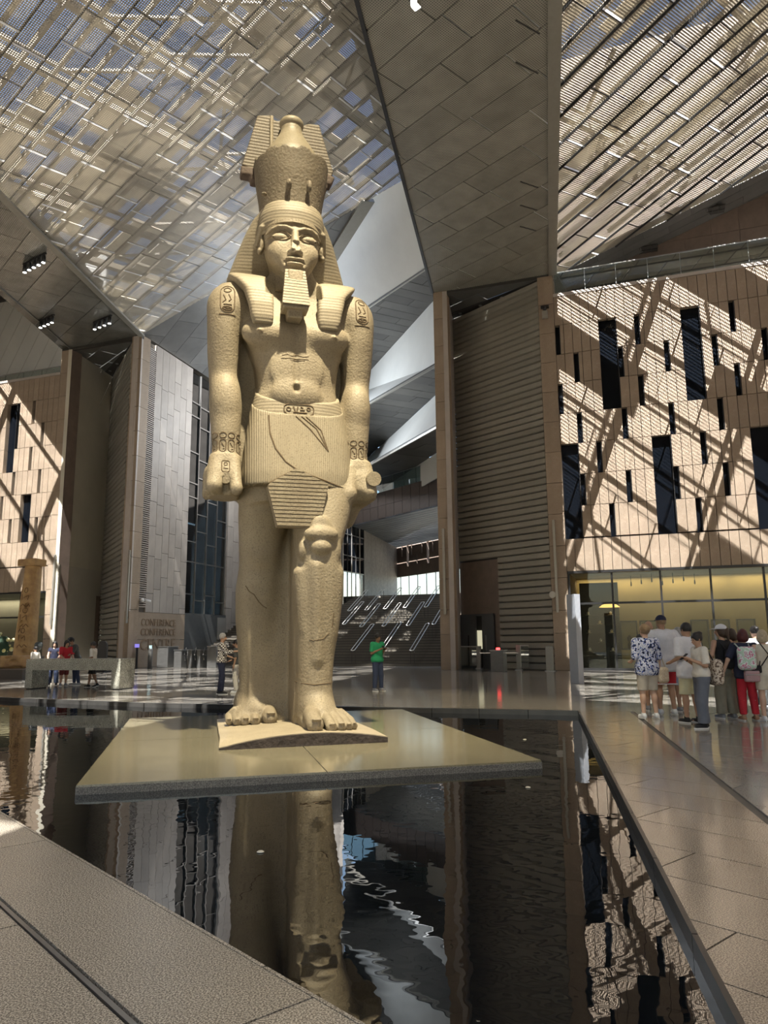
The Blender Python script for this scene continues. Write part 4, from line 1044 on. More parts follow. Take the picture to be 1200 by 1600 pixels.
MB().box(-25.15, -18.89, .02, .2, 20.25, 21.6).build('lintel', DARKP, fb)
MB().box(0, 6.36, .02, .2, 19.86, 21.6).build('lintel', DARKP, fb)
MB().prism([q_ + Vector((0, 0, .35)) for q_ in (b4[0], b4[1], b4[1] + WN * 9, b4[0] + WN * 9)], (0, 0, .1)).build('deck', DARKP, ceil4)  # unseen deck added to stop sun striking the terrace back wall
MB().box(-60, -25.2, -3.0, 9.0, 26.8, 26.9).build('deck', DARKP, fb)  # unseen deck added to keep sun stripes off the white wall
panelled(ceil9, c9poly, a9, e91, n9.cross(e91), 2.3, 1.25, MESHP, limit=0)
# ================================================================== THE COLOSSAL STATUE
SAZ = 16.0; SX = azv(SAZ); SO = Vector((-1.45, 13.0, 0)); SM = Matrix.Translation(SO) @ Matrix.Rotation(RD(SAZ), 4, 'Z')
GRAN = mat('statue_granite', (.30, .255, .178), .62, c2=(.225, .185, .125), scale=1.3, detail=10, bump=.5, bscale=26, speck=((.19, .155, .105), 46, .34))
GRAND = mat('statue_granite_dark', (.12, .085, .065), .75, var=.4, scale=2.0, detail=9, bump=.8, bscale=20)
INCI = mat('incised_shadow', (.12, .085, .05), .9)  # dark colour stands in for shade inside the cut lines
def pleated(name, c, axis, freq, strength, rot=0.0, radial=None):
    m = mat(name, c, .62, var=.25, scale=1.1, detail=9, speck=((.19, .155, .105), 46, .34))
    nt = m.node_tree; nd = nt.nodes; lk = nt.links; b = nd['Principled BSDF']
    tc = nd.new('ShaderNodeTexCoord'); mp = nd.new('ShaderNodeMapping'); mp.inputs['Rotation'].default_value = (0, rot, 0)
    lk.new(tc.outputs['Object'], mp.inputs[0]); sx = nd.new('ShaderNodeSeparateXYZ'); lk.new(mp.outputs[0], sx.inputs[0])
    mu = nd.new('ShaderNodeMath'); mu.operation = 'MULTIPLY'; mu.inputs[1].default_value = freq * 2 * math.pi; lk.new(sx.outputs[axis], mu.inputs[0])
    si = nd.new('ShaderNodeMath'); si.operation = 'SINE'; lk.new(mu.outputs[0], si.inputs[0])
    bp = nd.new('ShaderNodeBump'); bp.inputs['Strength'].default_value = strength; bp.inputs['Distance'].default_value = .012
    lk.new(si.outputs[0], bp.inputs['Height']); lk.new(bp.outputs[0], b.inputs['Normal']); return m
PLEAT = pleated('pleated_granite', (.285, .243, .17), 0, 28.0, .35)
HLINE = pleated('lined_granite', (.285, .243, .17), 2, 17.0, .14)
FEATH = pleated('feather_granite', (.125, .10, .07), 2, 15.0, .35)

statue = empty('statue', mw=SM)
tag(statue, 'colossal pale granite statue of a striding king with tall double crown and beard', 'statue')
CXB = -.2
# ---- body: torso, arms, legs, feet and webs of stone as one surface
B = SDF((-2.0, -2.0, 0.02), (1.75, 2.1, 8.75), .025)
torso = [(3.85, -.1, .12, .80, .46), (4.4, -.1, .08, .86, .50), (5.0, -.1, .05, .84, .48), (5.5, -.1, .04, .78, .44), (5.9, -.115, .05, .70, .42), (6.3, -.12, .06, .74, .46),
         (6.7, -.15, .06, .86, .50), (7.1, -.18, .08, 1.00, .48), (7.45, -.19, .12, 1.15, .38), (7.68, -.2, .14, 1.12, .30), (7.88, -.21, .10, .80, .30), (8.0, -.22, .08, .46, .28), (8.3, -.24, .02, .36, .30), (8.6, -.26, .0, .34, .30)]
B.loft(torso, 3.0, 0)
B.ell((-.67, -.32, 6.84), (.47, .25, .29), .12); B.ell((.29, -.32, 6.86), (.47, .25, .29), .12)          # chest
B.ell((-.19, -.36, 6.2), (.42, .10, .42), .16); B.ell((-.19, -.36, 5.75), (.40, .12, .22), .15)
B.ell((-.19, -.47, 5.84), (.055, .07, .075), .05, 's')                                                     # navel
B.cap((-.19, -.53, 6.9), (-.19, -.46, 6.0), .03, .02, .10, 's')
for x in (-.86, .46): B.ell((x, -.545, 6.80), (.045, .06, .045), .02)
# collar bones and shoulders
for sg in (-1, 1):
    B.ell((CXB + sg * 1.10, .06, 7.47), (.42, .38, .40), .16)
# viewer's left arm and right arm
for sg in (-1, 1):
    def ax(v): return CXB + sg * v
    arm = [(4.55, ax(1.14), -.06, .235, .27), (4.75, ax(1.145), -.05, .225, .26), (5.1, ax(1.15), -.03, .25, .30), (5.55, ax(1.16), .02, .285, .35), (5.9, ax(1.175), .08, .27, .35), (6.12, ax(1.20), .14, .255, .32),
           (6.5, ax(1.22), .10, .275, .35), (6.9, ax(1.225), .06, .29, .39), (7.3, ax(1.20), .04, .33, .41), (7.55, ax(1.14), .06, .33, .36), (7.78, ax(1.05), .06, .22, .24)]
    B.loft(arm, 2.2, .10)
    B.ell((ax(1.18), -.20, 5.66), (.20, .15, .34), .10)
    # closed fist around a short rod
    B.loft([(3.92, ax(1.16), -.02, .24, .32), (4.1, ax(1.17), -.06, .29, .38), (4.35, ax(1.17), -.05, .30, .36), (4.62, ax(1.15), -.03, .25, .29)], 3.0, .08)
    B.cap((ax(1.30), -.20, 4.54), (ax(1.34), -.38, 4.06), .12, .135, .08)          # knuckles of the index finger
    B.cap((ax(1.02), -.24, 4.52), (ax(.98), -.45, 4.03), .11, .10, .03)          # thumb lying down the front
    B.ell((ax(.98), -.48, 4.00), (.10, .08, .11), .04)
    for k in range(4): B.cap((ax(1.42), -.20 + .16 * k, 4.02), (ax(1.42), -.20 + .16 * k, 4.34), .085, .085, .03)
    B.box((ax(1.15), -.48, 4.06), (.055, .16, .15), .03, .03, 's') if sg < 0 else None
# webs of stone between arms and trunk, between the legs, and the back pillar
B.box((-1.02, .28, 5.7), (.34, .12, 1.75), .03, .03); B.box((.68, .28, 5.7), (.34, .12, 1.75), .03, .03)
B.box((-.2, .78, 4.3), (.62, .42, 4.2), .02, .04)
B.box((.80, .24, 4.0), (.34, .18, .42), .10, .14, ry=RD(25))
B.box((.02, .25, 2.1), (.16, .55, 2.0), .03, .08); B.box((-.42, .62, 2.1), (.34, .20, 2.0), .03, .06)
# right-hand (advanced) leg
legR = [(.30, .16, -.42, .30, .34), (.85, .165, -.42, .285, .33), (1.25, .18, -.38, .31, .37), (1.8, .21, -.34, .38, .44), (2.3, .225, -.34, .425, .47), (2.65, .225, -.38, .40, .45), (2.95, .215, -.42, .37, .40), (3.2, .24, -.40, .40, .42),
        (3.55, .30, -.26, .47, .46), (4.0, .36, -.12, .53, .50), (4.5, .34, .0, .52, .5)]
B.loft(legR, 2.4, .10)
B.ell((.19, -.80, 3.24), (.29, .11, .13), .05); B.ell((.19, -.82, 3.02), (.17, .10, .12), .05)           # knee cap
B.ell((.19, -.76, 3.38), (.16, .06, .18), .06); B.ell((-.10, -.70, 2.98), (.07, .08, .16), .05); B.ell((.48, -.68, 2.98), (.07, .08, .16), .05)
B.cap((.12, -.80, 2.7), (.16, -.73, 1.2), .06, .05, .12)                                                     # shin
B.cap((-.14, -.62, 2.6), (-.04, -.58, 1.7), .10, .06, .10); B.cap((.5, -.6, 2.6), (.42, -.56, 1.6), .10, .06, .10)
# viewer's left (rear) leg
legL = [(.30, -.66, .78, .30, .34), (.85, -.66, .76, .285, .32), (1.3, -.67, .74, .31, .36), (1.9, -.675, .70, .37, .42), (2.4, -.67, .66, .39, .44), (2.8, -.65, .58, .36, .40), (3.2, -.65, .48, .38, .42), (3.7, -.62, .32, .45, .46), (4.3, -.56, .16, .50, .5)]
B.loft(legL, 2.4, .10)
B.ell((-.66, .24, 2.98), (.2, .12, .22), .08)
# feet
def foot(cx, yh, yt, tops, z0, inner, name=None):
    """cx ankle centre, yh heel y, yt big toe tip y, inner: +1 big toe towards +x"""
    L = yh - yt
    B.ell((cx, yh - .34, z0 + .22), (.30, .36, .26), .08)
    B.cap((cx, yh - .50, z0 + .42), (cx + inner * .06, yh - 1.12, z0 + .20), .24, .15, .14)
    B.cap((cx, yh - .45, z0 + .30), (cx - inner * .20, yh - 1.05, z0 + .14), .22, .13, .14)
    B.cap((cx, yh - .40, z0 + .34), (cx, yh - 1.0, z0 + .22), .27, .18, .12)
    B.box((cx - inner * .02, yh - .85, z0 + .08), (.33, .42, .09), .08, .08)
    # toes, big toe first
    xs = (.215, -.03, -.19, -.325, -.44); tip = (0, .03, .10, .20, .32); r = (.125, .082, .076, .068, .060)
    for x, t, rr_ in zip(xs, tip, r):
        xx = cx + inner * x; y1 = yt + t + rr_
        B.cap((xx * .75 + cx * .25, yh - 1.02 + t * .3, z0 + .22), (xx, y1 + .24, z0 + rr_ + .07), rr_ + .015, rr_ * .98, .025)
        B.cap((xx, y1 + .24, z0 + rr_ + .07), (xx, y1 + .02, z0 + rr_ + .0), rr_ * .98, rr_ * 1.02, .008)
        B.box((xx, y1 - rr_ * .55, z0 + rr_ * 1.75), (rr_ * .6, rr_ * .55, .012), .008, .012)
foot(.20, .16, -1.62, None, .13, -1)
foot(-.70, 1.45, -.06, None, .11, 1)
# worn granite: fine irregularity of the surface
body = B.build('body', GRAN, statue)

# ---- head
H = SDF((-.95, -.95, 7.72), (.45, .62, 9.5), .0125)
hx = -.26
H.loft([(7.70, hx, .0, .34, .32), (8.0, hx, -.0, .35, .33), (8.2, hx, .02, .38, .36), (8.4, hx, .05, .40, .38)], 2.2)
H.loft([(7.93, hx, -.33, .12, .12), (7.99, hx, -.32, .19, .21), (8.10, hx, -.27, .30, .29), (8.25, hx, -.20, .40, .36), (8.45, hx, -.13, .475, .43), (8.7, hx, -.10, .51, .47), (8.95, hx, -.08, .53, .50), (9.2, hx, -.05, .52, .50), (9.45, hx, .0, .42, .40)], 2.35, .06)
for sg in (-1, 1):
    H.ell((hx + sg * .27, -.36, 8.40), (.17, .14, .17), .12)                                  # cheeks
    H.ell((hx + sg * .235, -.63, 8.635), (.20, .15, .12), .04, 's')                          # eye sockets
    H.ell((hx + sg * .235, -.445, 8.63), (.165, .105, .085), .012)                           # eyeballs
    pts = [(hx + sg * (.075 + .08 * i), -.545 + .012 * i * i * .55, 8.628 + [0, .075, .095, .07, .0][i]) for i in range(5)]
    H.chain(pts, [.019] * 5, .010)                                                              # upper lid
    pts = [(p[0], p[1] + .0, 8.622 - [0, .05, .068, .05, .0][i]) for i, p in enumerate(pts)]; H.chain(pts, [.013] * 5, .012)
    H.cap((hx + sg * .39, -.50, 8.628), (hx + sg * .50, -.33, 8.618), .016, .010, .015)
    pts = [(hx + sg * v, y, z) for v, y, z in ((.07, -.575, 8.765), (.17, -.575, 8.80), (.29, -.545, 8.805), (.40, -.475, 8.775), (.49, -.36, 8.72))]
    H.chain(pts, [.030, .028, .026, .024, .016], .022)                                         # brow
    H.ell((hx + sg * .075, -.60, 8.315), (.065, .065, .05), .035)                              # nostrils
    H.ell((hx + sg * .05, -.665, 8.285), (.028, .03, .02), .012, 's')
    H.ell((hx + sg * .06, -.585, 8.178), (.115, .075, .034), .015); H.ell((hx + sg * .045, -.575, 8.092), (.11, .07, .038), .015)
    H.ell((hx + sg * .165, -.54, 8.135), (.03, .03, .03), .04, 's')
    # ear in front of the head cloth
    H.ell((hx + sg * .555, -.10, 8.66), (.055, .11, .20), .02); H.ell((hx + sg * .60, -.125, 8.69), (.04, .065, .13), .015, 's'); H.ell((hx + sg * .585, -.13, 8.50), (.04, .06, .06), .02)
H.cap((hx, -.555, 8.76), (hx, -.665, 8.36), .045, .085, .05)                                  # nose, broken off at the tip
H.ell((hx, -.63, 8.33), (.085, .07, .06), .03)
H.box((hx + .02, -.76, 8.37), (.12, .07, .12), .01, .01, 's', rx=RD(-16), ry=RD(12)); H.ell((hx + .05, -.70, 8.42), (.05, .05, .07), .01, 's'); H.ell((hx - .05, -.71, 8.30), (.04, .04, .03), .01, 's')
H.cap((hx - .15, -.635, 8.137), (hx + .15, -.635, 8.137), .016, .016, .010, 's')
H.ell((hx, -.60, 8.035), (.11, .05, .035), .04, 's'); H.ell((hx, -.43, 7.99), (.15, .13, .09), .06)
head = H.build('head', GRAN, statue)
THd = BVHTree.FromPolygons([v.co.copy() for v in head.data.vertices], [tuple(q.vertices) for q in head.data.polygons])
el = MB()  # dark strokes imitate the shade along lids and mouth line
for sg in (-1, 1):
    for st in ([(.075, 8.628), (.14, 8.70), (.24, 8.722), (.34, 8.70), (.41, 8.628), (.50, 8.62)], [(.075, 8.628), (.15, 8.572), (.24, 8.556), (.34, 8.575), (.41, 8.625)]):
        pts = []
        for i in range(len(st) - 1):
            for k in range(4):
                x = st[i][0] + (st[i + 1][0] - st[i][0]) * k / 4; z = st[i][1] + (st[i + 1][1] - st[i][1]) * k / 4
                h = THd.ray_cast(Vector((hx + sg * x, -3, z)), Vector((0, 1, 0)))[0]
                if h is not None: pts.append(h)
        el.tube(pts, .0085, 5)
pts = [THd.ray_cast(Vector((hx + x, -3, 8.135 + .012 * math.cos(x * 22))), Vector((0, 1, 0)))[0] for x in [-.15 + .03 * k for k in range(11)]]
el.tube([q for q in pts if q is not None], .009, 5)
o = el.build('eye_and_lip_shade', INCI, statue); tag(o, 'dark lines imitating shade along eyelids and lips')

# ---- striped head cloth with flaring wings and two lappets
N = SDF((-1.6, -.95, 6.75), (1.1, .65, 9.62), .018)
N.loft([(8.80, hx, .02, .585, .52), (8.95, hx, -.02, .60, .56), (9.15, hx, -.02, .615, .575), (9.32, hx, 0, .585, .55), (9.46, hx, .02, .46, .44), (9.54, hx, .03, .30, .3)], 2.2)
N.loft([(7.82, hx, .16, .82, .16), (7.92, hx, .18, 1.00, .20), (8.02, hx, .24, 1.115, .20), (8.10, hx, .38, 1.13, .16), (8.5, hx, .30, .99, .20), (8.9, hx, .22, .84, .26), (9.2, hx, .18, .70, .30), (9.45, hx, .15, .5, .30)], 4.5, .03)
for sg in (-1, 1):
    f = lambda v: -.22 + sg * v
    N.loft([(6.93, f(.58), -.50, .165, .10), (7.05, f(.585), -.52, .20, .11), (7.3, f(.61), -.51, .225, .12), (7.6, f(.65), -.40, .26, .16), (7.85, f(.74), -.20, .36, .20), (8.0, f(.82), -.02, .36, .18), (8.06, f(.82), .06, .30, .12)], 4.0, .06)
    N.cap((hx + sg * .56, -.25, 8.9), (hx + sg * .62, -.0, 8.7), .06, .05, .04)
# open the cloth for the face
N.op(lambda X, Y, Z: np.maximum(((np.abs((X - hx) / .50) ** 2.2 + np.abs((Y + .45) / .62) ** 2.2) ** (1 / 2.2) - 1) * .5, Z - (8.885 + 0 * X)), (hx - .5, -1.07, 7.6), (hx + .5, .17, 8.95), .02, 's')
N.op(lambda X, Y, Z: np.maximum(np.maximum(np.abs(X - hx) - .36, Y + .12), Z - 8.2), (hx - .36, -1.1, 6.7), (hx + .36, -.12, 8.2), .02, 's')
cloth = N.build('head_cloth', HLINE, statue)
band = MB()
for k in range(33):
    a = RD(180 + 6 + k * 168 / 32); r = .612; z = 8.895 + .03 * math.sin((k / 32) * math.pi)
    p = (hx + .565 * math.cos(a), -.0 + .60 * math.sin(a), z)
    if k: band.bar(q_, p, .035, .075)
    q_ = p
band.build('brow_band', GRAN, statue)

# ---- double crown
R = SDF((-1.15, -.85, 9.3), (.6, .85, 10.65), .018)
R.loft([(9.3, hx, .06, .56, .54), (9.6, hx, .05, .60, .58), (10.0, hx, .04, .67, .64), (10.42, hx, .04, .71, .68)], 2.0)
R.op(lambda X, Y, Z: Z * 0 + (np.sqrt((X - hx) ** 2 + (Y - .04) ** 2) - .60) + 0 * X, (hx - .6, -.56, 10.12), (hx + .6, .64, 10.8), .0, 's')
for i in range(40):
    a = i * 2 * math.pi / 40; R.ell((hx + .70 * math.cos(a), .04 + .67 * math.sin(a), 10.43 + random.uniform(-.02, .05)), (.08, .08, random.uniform(.03, .10)), .01, 's')
R.ell((hx - .13, -.60, 9.62), (.05, .09, .10), .03); R.ell((hx + .24, -.60, 9.64), (.05, .08, .12), .03); R.ell((hx - .55, -.36, 9.5), (.06, .06, .03), .02)
R.ell((hx - .10, -.68, 9.52), (.07, .05, .06), .02, 's')
R.build('red_crown_cup', mat('crown_granite', (.175, .145, .10), .7, var=.4, scale=1.6, detail=10, bump=.8, bscale=22, speck=((.13, .10, .065), 40, .38)), statue)
WC = SDF((-1.1, -.7, 10.0), (.5, .8, 11.6), .018)
WC.loft([(10.0, hx, .04, .61, .58), (10.3, hx, .04, .60, .575), (10.55, hx, .04, .52, .50), (10.8, hx, .04, .375, .365), (11.0, hx, .05, .255, .25), (11.12, hx, .05, .205, .20), (11.2, hx, .05, .20, .20)], 2.0)
WC.ell((hx, .05, 11.30), (.235, .23, .14), .03)
WC.build('white_crown_bulb', mat('crown_pale_granite', (.27, .23, .155), .5, var=.2, scale=1.1, detail=9, bump=.3, bscale=26, speck=((.2, .16, .1), 38, .34)), statue)
# ribbed plumes on either side and broken horn stubs under them
def plume(pts, y0, y1, name='plume'):
    mb = MB(); mb.prism([(x, y0, z) for x, z in pts], (0, y1 - y0, 0)); return mb.build(name, FEATH, statue, bevel=.02)
plume([(-1.17, 10.40), (-.80, 10.28), (-.70, 10.0), (-.30, 10.0), (-.32, 11.50), (-.55, 11.46), (-.66, 11.56), (-.90, 11.50)], .20, .42)
plume([(.60, 10.56), (.33, 10.0), (-.1, 10.0), (-.12, 11.40), (.10, 11.52), (.31, 11.54)], .20, .42)
MB().tube([(-.62, .16, 10.35), (-.63, .16, 11.50)], .035, 8).build('plume_rib', GRAN, statue)
hs = SDF((-1.35, -.1, 9.95), (.75, .6, 10.6), .02)
hs.box((-1.02, .30, 10.29), (.17, .12, .085), .02); hs.box((-.86, .3, 10.2), (.14, .12, .10), .03, .05)
hs.box((.47, .30, 10.40), (.13, .12, .10), .03, ry=RD(25)); hs.box((.36, .3, 10.26), (.12, .12, .10), .03, .05)
hs.build('horn_stub', GRAND, statue)

# ---- ceremonial beard with cross ridges
bd_ = MB(); nb_ = 12
for i in range(nb_):
    t0, t1 = i / nb_, (i + .82) / nb_
    def sec(t, g_):
        z = 7.96 - .72 * t; w = .165 + .065 * t + g_; yf = -.62 - .17 * t - g_; yb = -.40 - .12 * t
        return [(hx - w, yf, z), (hx + w, yf, z), (hx + w * .95, yb, z), (hx - w * .95, yb, z)]
    for (a, c, g_) in ((t0, t1, .012), (t1, (i + 1) / nb_, -.012)):
        s0 = sec(a, g_); s1 = sec(c, g_); bd_.add(s0 + s1, [(0, 1, 2, 3), (7, 6, 5, 4), (0, 4, 5, 1), (1, 5, 6, 2), (2, 6, 7, 3), (3, 7, 4, 0)])
bd_.build('beard', GRAN, statue)
bw = SDF((-.6, -.85, 6.9), (.1, -.1, 8.0), .02)
bw.box((hx, -.42, 7.5), (.13, .26, .45), .02); bw.box((hx, -.60, 7.215), (.225, .17, .03), .012)
bw.build('beard_support', GRAN, statue)

# ---- belt, kilt and apron
def beltz(X, Y): return 5.76 + .33 * np.clip((Y - .05) / .5, -1, .2)
BT = SDF((-1.2, -.75, 5.0), (1.0, .75, 6.15), .018)
BT.loft(torso, 3.0, grow=.045, zmin=5.0, zmax=6.15)
BT.op(lambda X, Y, Z: np.abs(Z - beltz(X, Y)) - (.165 + .0 * X), (-1.2, -.75, 5.0), (1.0, .75, 6.15), .012, 'i')
BT.build('belt', HLINE, statue)
KT = SDF((-1.35, -1.05, 3.75), (1.2, .95, 6.0), .022)
kr = [(3.9, -.08, .0, .985, .66), (4.3, -.085, .0, .985, .64), (4.8, -.09, .02, .945, .58), (5.2, -.095, .03, .885, .53), (5.6, -.10, .04, .83, .49), (5.95, -.11, .05, .76, .46)]
KT.loft(kr, 2.8)
KT.op(lambda X, Y, Z: Z - beltz(X, Y) + 0 * X + .06, (-1.35, -1.05, 3.75), (1.2, .95, 6.0), .01, 'i')
KT.op(lambda X, Y, Z: (4.10 - .10 * np.clip((X - .1) / .8, 0, 1) + .0 * Y) - Z, (-1.35, -1.05, 3.75), (1.2, .95, 6.0), .01, 'i')
kilt = KT.build('kilt', PLEAT, statue)
# apron panel: horizontal folds between the thighs
ap = MB(); nf = 15
pl_ = [(-.21, 4.36), (-.70, 4.05), (-.52, 3.36), (.18, 3.36), (.33, 4.10)]
def xs_at(z):
    xs = []
    for i in range(5):
        (xa, za), (xb, zb_) = pl_[i], pl_[(i + 1) % 5]
        if (za - z) * (zb_ - z) <= 0 and za != zb_: xs.append(xa + (xb - xa) * (z - za) / (zb_ - za))
    return min(xs), max(xs)
for i in range(nf):
    za = 4.34 - i * .98 / nf; zb_ = za - .98 / nf * .72; zc_ = za - .98 / nf
    for (p, q, dy_) in ((za, zb_, 0), (zb_, zc_, .028)):
        xa, xb = xs_at(min(p, 4.35)); xc, xd = xs_at(max(q, 3.361)); y0 = -.735 + dy_; y1 = -.50
        ap.add([(xa, y0, p), (xb, y0, p), (xd, y0, q), (xc, y0, q), (xa, y1, p), (xb, y1, p), (xd, y1, q), (xc, y1, q)], [(0, 3, 2, 1), (4, 5, 6, 7), (0, 1, 5, 4), (1, 2, 6, 5), (2, 3, 7, 6), (3, 0, 4, 7)])
ap.build('kilt_apron', GRAN, statue)

# ---- incised hieroglyphs, bracelets and seams, laid on the carved surface
def bvh(o): return BVHTree.FromPolygons([v.co.copy() for v in o.data.vertices], [tuple(p.vertices) for p in o.data.polygons])
TB = bvh(body); TK = bvh(kilt)
def draw(mb, tree, strokes, r=.011, y0=-3.0, off=0.0):
    for st in strokes:
        out = []
        for i in range(len(st) - 1):
            (xa, za), (xb, zb_) = st[i], st[i + 1]; L = math.hypot(xb - xa, zb_ - za); n = max(1, int(L / .05))
            for k in range(n): out.append((xa + (xb - xa) * k / n, za + (zb_ - za) * k / n))
        out.append(st[-1]); pts = []
        for x, z in out:
            h = tree.ray_cast(Vector((x, y0, z)), Vector((0, 1, 0)))[0]
            if h is not None: pts.append(h + Vector((0, -off, 0)))
        if len(pts) > 1: mb.tube(pts, r, 5)
def oval(cx, cz, rx, rz, n=16): return [(cx + rx * math.cos(2 * math.pi * k / n), cz + rz * math.sin(2 * math.pi * k / n)) for k in range(n + 1)]
def rrect(cx, cz, w, h, r=None):
    r = r or min(w, h) / 2; o = []
    for qx, qz, a0 in ((1, 1, 0), (-1, 1, 90), (-1, -1, 180), (1, -1, 270)):
        o += [(cx + qx * (w / 2 - r) + r * math.cos(RD(a0 + t)), cz + qz * (h / 2 - r) + r * math.sin(RD(a0 + t))) for t in (0, 22, 45, 67, 90)]
    return o + [o[0]]
def engraved(name, tree, strokes, r=.011):
    mb = MB(); draw(mb, tree, strokes, r); 
    if mb.v: tag(mb.build(name, INCI, statue), 'dark incised signs')
# shoulder cartouches
for cx, cz in ((-1.40, 7.42), (1.03, 7.47)):
    st = [rrect(cx, cz, .24, .52), [(cx - .14, cz - .30), (cx + .14, cz - .30)], oval(cx + .0, cz + .17, .06, .045), [(cx - .07, cz + .07), (cx - .03, cz - .03), (cx - .08, cz - .08)], [(cx + .02, cz + .08), (cx + .06, cz - .02), (cx + .02, cz - .06)],
          [(cx - .07, cz - .12), (cx + .07, cz - .12)], [(cx - .06, cz - .17), (cx + .0, cz - .20), (cx + .06, cz - .17)], oval(cx, cz - .19, .08, .035, 10)]
    engraved('shoulder_cartouche', TB, st, .012)
# bracelets: ring of discs above small signs
for cx in (-1.34, .94):
    st = []
    for k in range(4): st.append(oval(cx - .21 + .14 * k, 4.96, .055, .05, 12))
    for k in range(4):
        st.append(rrect(cx - .21 + .14 * k, 4.78, .10, .22)); st.append([(cx - .23 + .14 * k, 4.83), (cx - .19 + .14 * k, 4.76)]); st.append([(cx - .21 + .14 * k, 4.72), (cx - .18 + .14 * k, 4.72)])
    engraved('bracelet', TB, st, .010)
engraved('chest_signs', TB, [[(-.45, 6.42), (-.36, 6.45), (-.28, 6.42), (-.18, 6.45), (-.08, 6.42), (.02, 6.44)], [(-.46, 6.37), (.02, 6.38)], [(-.30, 6.34), (-.05, 6.35)]], .007)
engraved('fist_signs', TB, [rrect(-1.36, 4.40, .13, .20, .03), oval(-1.36, 4.44, .03, .03, 8), [(-1.40, 4.36), (-1.32, 4.36)]], .009)
# kilt seams
ks = [[(-.66, 5.33), (-.64, 5.0), (-.55, 4.72), (-.38, 4.48), (-.21, 4.36), (.1, 4.24), (.5, 4.12), (.86, 4.02)], [(-.21, 4.36), (-.45, 4.22), (-.70, 4.08)]]
engraved('kilt_seam', TK, ks, .014)
engraved('dagger_fold', TK, [[(-.20, 5.33), (.05, 5.1), (.36, 4.72)], [(-.10, 5.33), (.16, 5.12), (.36, 4.72)], [(-.02, 5.33), (.24, 5.1), (.36, 4.72)]], .012)
fan = [[(-.60 + .035 * k, 5.30 - .02 * k), (-.60 + .055 * k + .03 * k, 4.98 - .035 * k + .0 * k), (-.30 + .055 * k, 4.52 - .018 * k)] for k in range(0)]
# belt cartouche buckle
bk_ = MB(); bx, bz_ = -.14, 5.46
TBT = bvh(bpy.data.objects['belt'])
draw(bk_, TBT, [rrect(bx, bz_, .52, .19, .08), oval(bx - .18, bz_, .035, .035, 10), oval(bx + .17, bz_ + .02, .03, .03, 10), [(bx - .10, bz_ + .05), (bx - .06, bz_ - .05)], [(bx - .02, bz_ + .05), (bx - .04, bz_ - .05)], [(bx + .02, bz_ - .01), (bx + .1, bz_ - .01)], [(bx + .03, bz_ + .05), (bx + .07, bz_ + .03)], [(bx - .1, bz_ - .055), (bx + .14, bz_ - .055)]], .013)
tag(bk_.build('belt_cartouche', INCI, statue), 'dark incised signs')
MB().tube([(1.00, -.30, 4.22), (1.00, -.42, 4.22)], .0, 12) if 0 else None
for x, lab in ((-1.36, 'left'), (.96, 'right')): MB().tube([(x + (.22 if x > 0 else .0), -.20, 4.30 if x > 0 else 4.22), (x + (.22 if x > 0 else 0), -.54 if x > 0 else -.42, 4.28 if x > 0 else 4.20)], .13 if x > 0 else .10, 18).build('rod_end', GRAN if x > 0 else GRAN, statue)
cr = MB(); draw(cr, TB, [[(-.92, 2.45), (-.86, 2.35), (-.78, 2.30), (-.70, 2.18), (-.62, 2.10), (-.55, 2.06)]], .010); tag(cr.build('crack', INCI, statue), 'dark crack')
cr = MB(); draw(cr, TB, [[(.02, 1.52), (.08, 1.50), (.24, 1.53), (.34, 1.62)], [(.42, 1.95), (.41, 1.85), (.40, 1.72)], [(-.14, .84), (.1, .80), (.44, .83)]], .008); tag(cr.build('crack', INCI, statue), 'dark crack')

# ---- broken wedge of its base and the wide floating plinth
bs = MB(); nx = 24; x0_, x1_ = -1.44, 1.02
def topz(x, y):
    u = (x - x0_) / (x1_ - x0_); f_ = .035 + .150 * max(0, math.sin(math.pi * min(1, max(0, (u - .02) / 1.06)))) ** .8
    return f_ if y < -1.0 else f_ * .55 + .06
vs = []; ys_ = (-1.78, -1.0, .5, 1.75)
for j, y in enumerate(ys_):
    for i in range(nx + 1):
        x = x0_ + (x1_ - x0_) * i / nx; xx = x * (1 - .03 * j) + .05 * j * .4; vs.append((xx, y + random.uniform(-.006, .006), topz(x, y)))
n1_ = len(vs); vs += [(v[0], v[1], 0.0) for v in vs]
fs = [(j * (nx + 1) + i, j * (nx + 1) + i + 1, (j + 1) * (nx + 1) + i + 1, (j + 1) * (nx + 1) + i) for j in range(3) for i in range(nx)]
fs += [(i, n1_ + i, n1_ + i + 1, i + 1) for i in range(nx)] + [(3 * (nx + 1) + i + 1, n1_ + 3 * (nx + 1) + i + 1, n1_ + 3 * (nx + 1) + i, 3 * (nx + 1) + i) for i in range(nx)]
for i in (0, nx): fs += [tuple([j * (nx + 1) + i, (j + 1) * (nx + 1) + i, n1_ + (j + 1) * (nx + 1) + i, n1_ + j * (nx + 1) + i]) for j in range(3)]
me_ = MB().add(vs, fs).build('base', mat('base_granite', (.36, .305, .215), .6, var=.2, scale=2, bump=.3, bscale=30), statue)
fr_ = MB()
for i in range(nx):
    a, c = vs[i], vs[i + 1]
    fr_.add([(a[0], -1.80, 0), (c[0], -1.80, 0), (c[0], -1.80, c[2] - .012), (a[0], -1.80, a[2] - .012), (a[0], -1.77, 0), (c[0], -1.77, 0), (c[0], -1.77, c[2] - .012), (a[0], -1.77, a[2] - .012)], [(0, 1, 2, 3), (4, 7, 6, 5), (3, 2, 6, 7)])
fr_.build('base_broken_face', mat('broken_granite', (.055, .042, .038), .8, var=.5, scale=6, bump=.9, bscale=16), statue)

